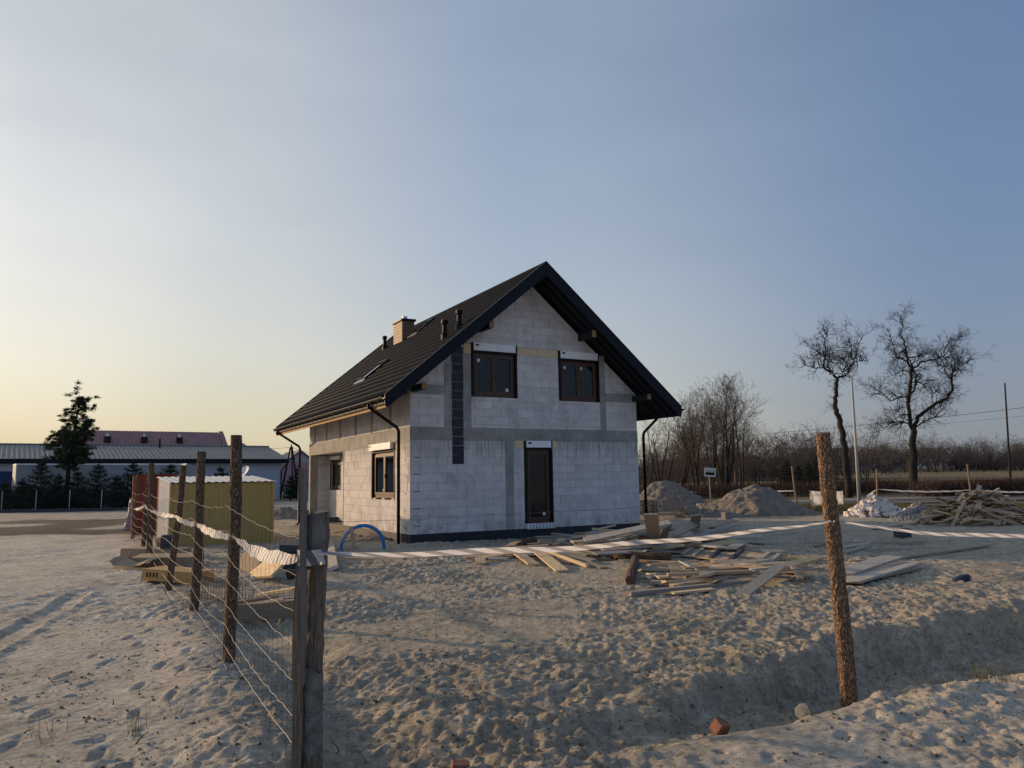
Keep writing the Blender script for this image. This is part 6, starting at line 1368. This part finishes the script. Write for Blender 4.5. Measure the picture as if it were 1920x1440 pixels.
# mesh fence with pale posts in front of the conifers
mf = [at(x, 946, 55) for x in (-60, 3, 67, 130, 190, 255)]
for i in range(5):
    a, b = mf[i], mf[i+1]; r = empty('mesh_fence', (a.x,a.y,0)); tag(r, ('mesh fence panel at the left picture edge','mesh fence panel in front of the blue gate','mesh fence panel in front of the broad conifer','mesh fence panel right of the pine trunk','mesh fence panel near the red cabin')[i], 'fence', 'mesh fence panels in front of the conifers'); d = b-a; d.z = 0
    MB().tube([(0,0,0),(0,0,1.55)], .03, 6).build('fence_pole', MT['galv'], r); m = MB()
    for k in range(9): m.tube([Vector((0,0,.12+k*.165)), d+Vector((0,0,.12+k*.165))], .004, 3, False)
    for k in range(1, 22): m.tube([d*(k/22)+Vector((0,0,.1)), d*(k/22)+Vector((0,0,1.45))], .004, 3, False)
    o = m.build('mesh_panel', MT['mesh'], r); MB().add([], []); q = MB(); nrm = Vector((-d.y, d.x, 0)).normalized()*.06; q.add([-nrm,d-nrm,d+nrm,nrm,-nrm+Vector((0,0,.22)),d-nrm+Vector((0,0,.22)),d+nrm+Vector((0,0,.22)),nrm+Vector((0,0,.22))],[(4,5,6,7),(0,1,5,4),(1,2,6,5),(2,3,7,6),(3,0,4,7)]); q.build('kerb_board', MT['darkblock'], r)

# ------------------------------------------------------------------ street furniture on the right
lb = gp(1612,950); lt = at(1597,712,lb.y); lamp = empty('street_lamp', (lb.x,lb.y,0)); tag(lamp, 'pale slender street lamp with bent arm in front of the bare trees', 'street lamp')
tp_ = lt-Vector((lb.x,lb.y,0)); pts = [Vector((0,0,0)), tp_*.5, tp_, tp_+Vector((-.06,0,.22)), tp_+Vector((-.3,.1,.36)), tp_+Vector((-.75,.3,.40))]
MB().tube(pts, [.10,.075,.05,.045,.04,.035], 9).build('pole', MT['galv'], lamp, True); MB().box((-1.15,.22,-.05),(-.7,.38,.05), Matrix.Translation(tp_+Vector((0,0,.39)))).build('lamp_head', MT['galv'], lamp)
pb_ = at(1895,908,88); pt_ = at(1884,718,88); o = MB().tube([(0,0,-.3), Vector((pt_.x-pb_.x,0,pt_.z))], [.13,.08], 8).build('utility_pole', MT['bark']); o.location = (pb_.x,pb_.y,0); tag(o, 'thin dark leaning pole in the field at the right', 'pole')
sb = at(1330,935,58); st = at(1330,885,58); sg_ = empty('road_sign', (sb.x,sb.y,0)); tag(sg_, 'white rectangular town entry sign with black skyline among the bare trees', 'road sign'); MB().tube([(.1,0,0),(.05,0,st.z-.2)], .03, 6).build('sign_post', MT['galv'], sg_)
sw = 19/FOC*58*.55; MB().box((-sw,-.03,st.z-.35),(sw,-.01,st.z+.32)).build('sign_plate', MT['signwhite'], sg_).rotation_euler = (0,R(4),0)
prf = [(-.8,0),(-.8,.16),(-.66,.16),(-.66,.36),(-.6,.36),(-.6,.2),(-.42,.2),(-.36,.3),(-.3,.2),(-.05,.2),(-.05,.28),(.02,.38),(.09,.28),(.09,.18),(.3,.18),(.38,.27),(.46,.18),(.6,.18),(.6,.34),(.72,.34),(.72,.14),(.8,.14),(.8,0)]
o = MB().prism([(x*sw, st.z-.22+z) for x, z in prf], -.036, -.031).build('skyline_symbol', MT['black'], sg_); o.rotation_euler = (0,R(4),0)
# dry sticks, twigs and tufts on the foreground sand
g = random.Random(71)
for k, (x, y) in enumerate([(210,1335),(320,1285),(855,1245),(30,1395),(640,1400),(1250,1175),(1720,1260),(950,1300),(250,1410)]):
    p = gp(x, y); p.z = hz(p.x, p.y); a = g.uniform(0,6.28); d = Vector((math.cos(a),math.sin(a),g.uniform(.1,.7)))*g.uniform(.06,.16)
    o = MB().tube([(0,0,-.02), d*.5+Vector((.01,0,.01)), d], [.005,.004,.002], 5).build('dry_stick', MT['bark']); o.location = p
    tag(o, 'dry stick poking out of the foreground sand', 'stick', 'dry sticks in the sand')
for k, (x, y, n_) in enumerate([(1840,1275,26),(1880,1285,22),(330,1360,10),(250,1390,16),(1750,1260,14),(95,1400,10)]):
    p = gp(x, y); z = hz(p.x, p.y); m = MB()
    for j in range(n_):
        a = g.uniform(0,6.28); r_ = g.uniform(0,.12); b = Vector((r_*math.cos(a), r_*math.sin(a), -.02)); t = b+Vector((g.gauss(0,.04), g.gauss(0,.04), g.uniform(.06,.2))); m.tube([b, b.lerp(t,.6), t], [.002,.0016,.0006], 3, False)
    o = m.build('grass_tuft', MT['grassblade']); o.location = (p.x,p.y,z); tag(o, ('dry grass tuft on the right bank','second dry grass tuft on the right bank','thin grass tuft by the bottom of the left path','dry tuft low on the sandy path','thin tuft beside the trench on the right','dry tuft at the lower left edge')[k], 'grass tuft')

# crumbs of soil and small stones lying on the sand: nobody could count them
def crumbs(n, seed, m, label, name, smin, smax, xr, yr):
    g = np.random.default_rng(seed); bv = np.array([(1,0,0),(-1,0,0),(0,1,0),(0,-1,0),(0,0,1),(0,0,-1)], float); bf = np.array([(0,2,4),(2,1,4),(1,3,4),(3,0,4),(2,0,5),(1,2,5),(3,1,5),(0,3,5)])
    y = yr[0]+(yr[1]-yr[0])*g.random(n)**1.8; x = g.uniform(-1, 1, n)*(.75*y+.8); clump = vnoise(x*1.1, y*1.1, seed)+.6*vnoise(x*3, y*3, seed+1); k = clump > .02; x, y = x[k], y[k]; n = len(x)
    dep = bpy.context.evaluated_depsgraph_get(); z = np.array([GZ(a, b) for a, b in zip(x, y)])
    s_ = (g.uniform(smin, smax, n)*g.random(n)**.8+.004)[:, None, None]*g.uniform(.6, 1.3, (n, 6, 1)); V = np.stack([x, y, z+.004], 1)[:, None, :] + bv[None]*s_*np.array([1.2, 1.0, .75])
    F = (bf[None]+(np.arange(n)*6)[:, None, None]).reshape(-1, 3); o = mk(name, npmesh(name, V.reshape(-1, 3), F), m); return tag(o, label, 'crumbs', None, 'stuff')
crumbs(5000, 5, mat('dark_soil_crumb', (.13,.108,.085), .97, .4, 30), 'dark crumbs of soil strewn over the sand', 'soil_crumbs', .004, .017, None, (3.6, 17))
crumbs(2600, 9, mat('sand_clod', (.34,.29,.235), .97, .25, 30), 'pale clods of sand strewn over the yard', 'sand_clods', .005, .020, None, (3.6, 20))
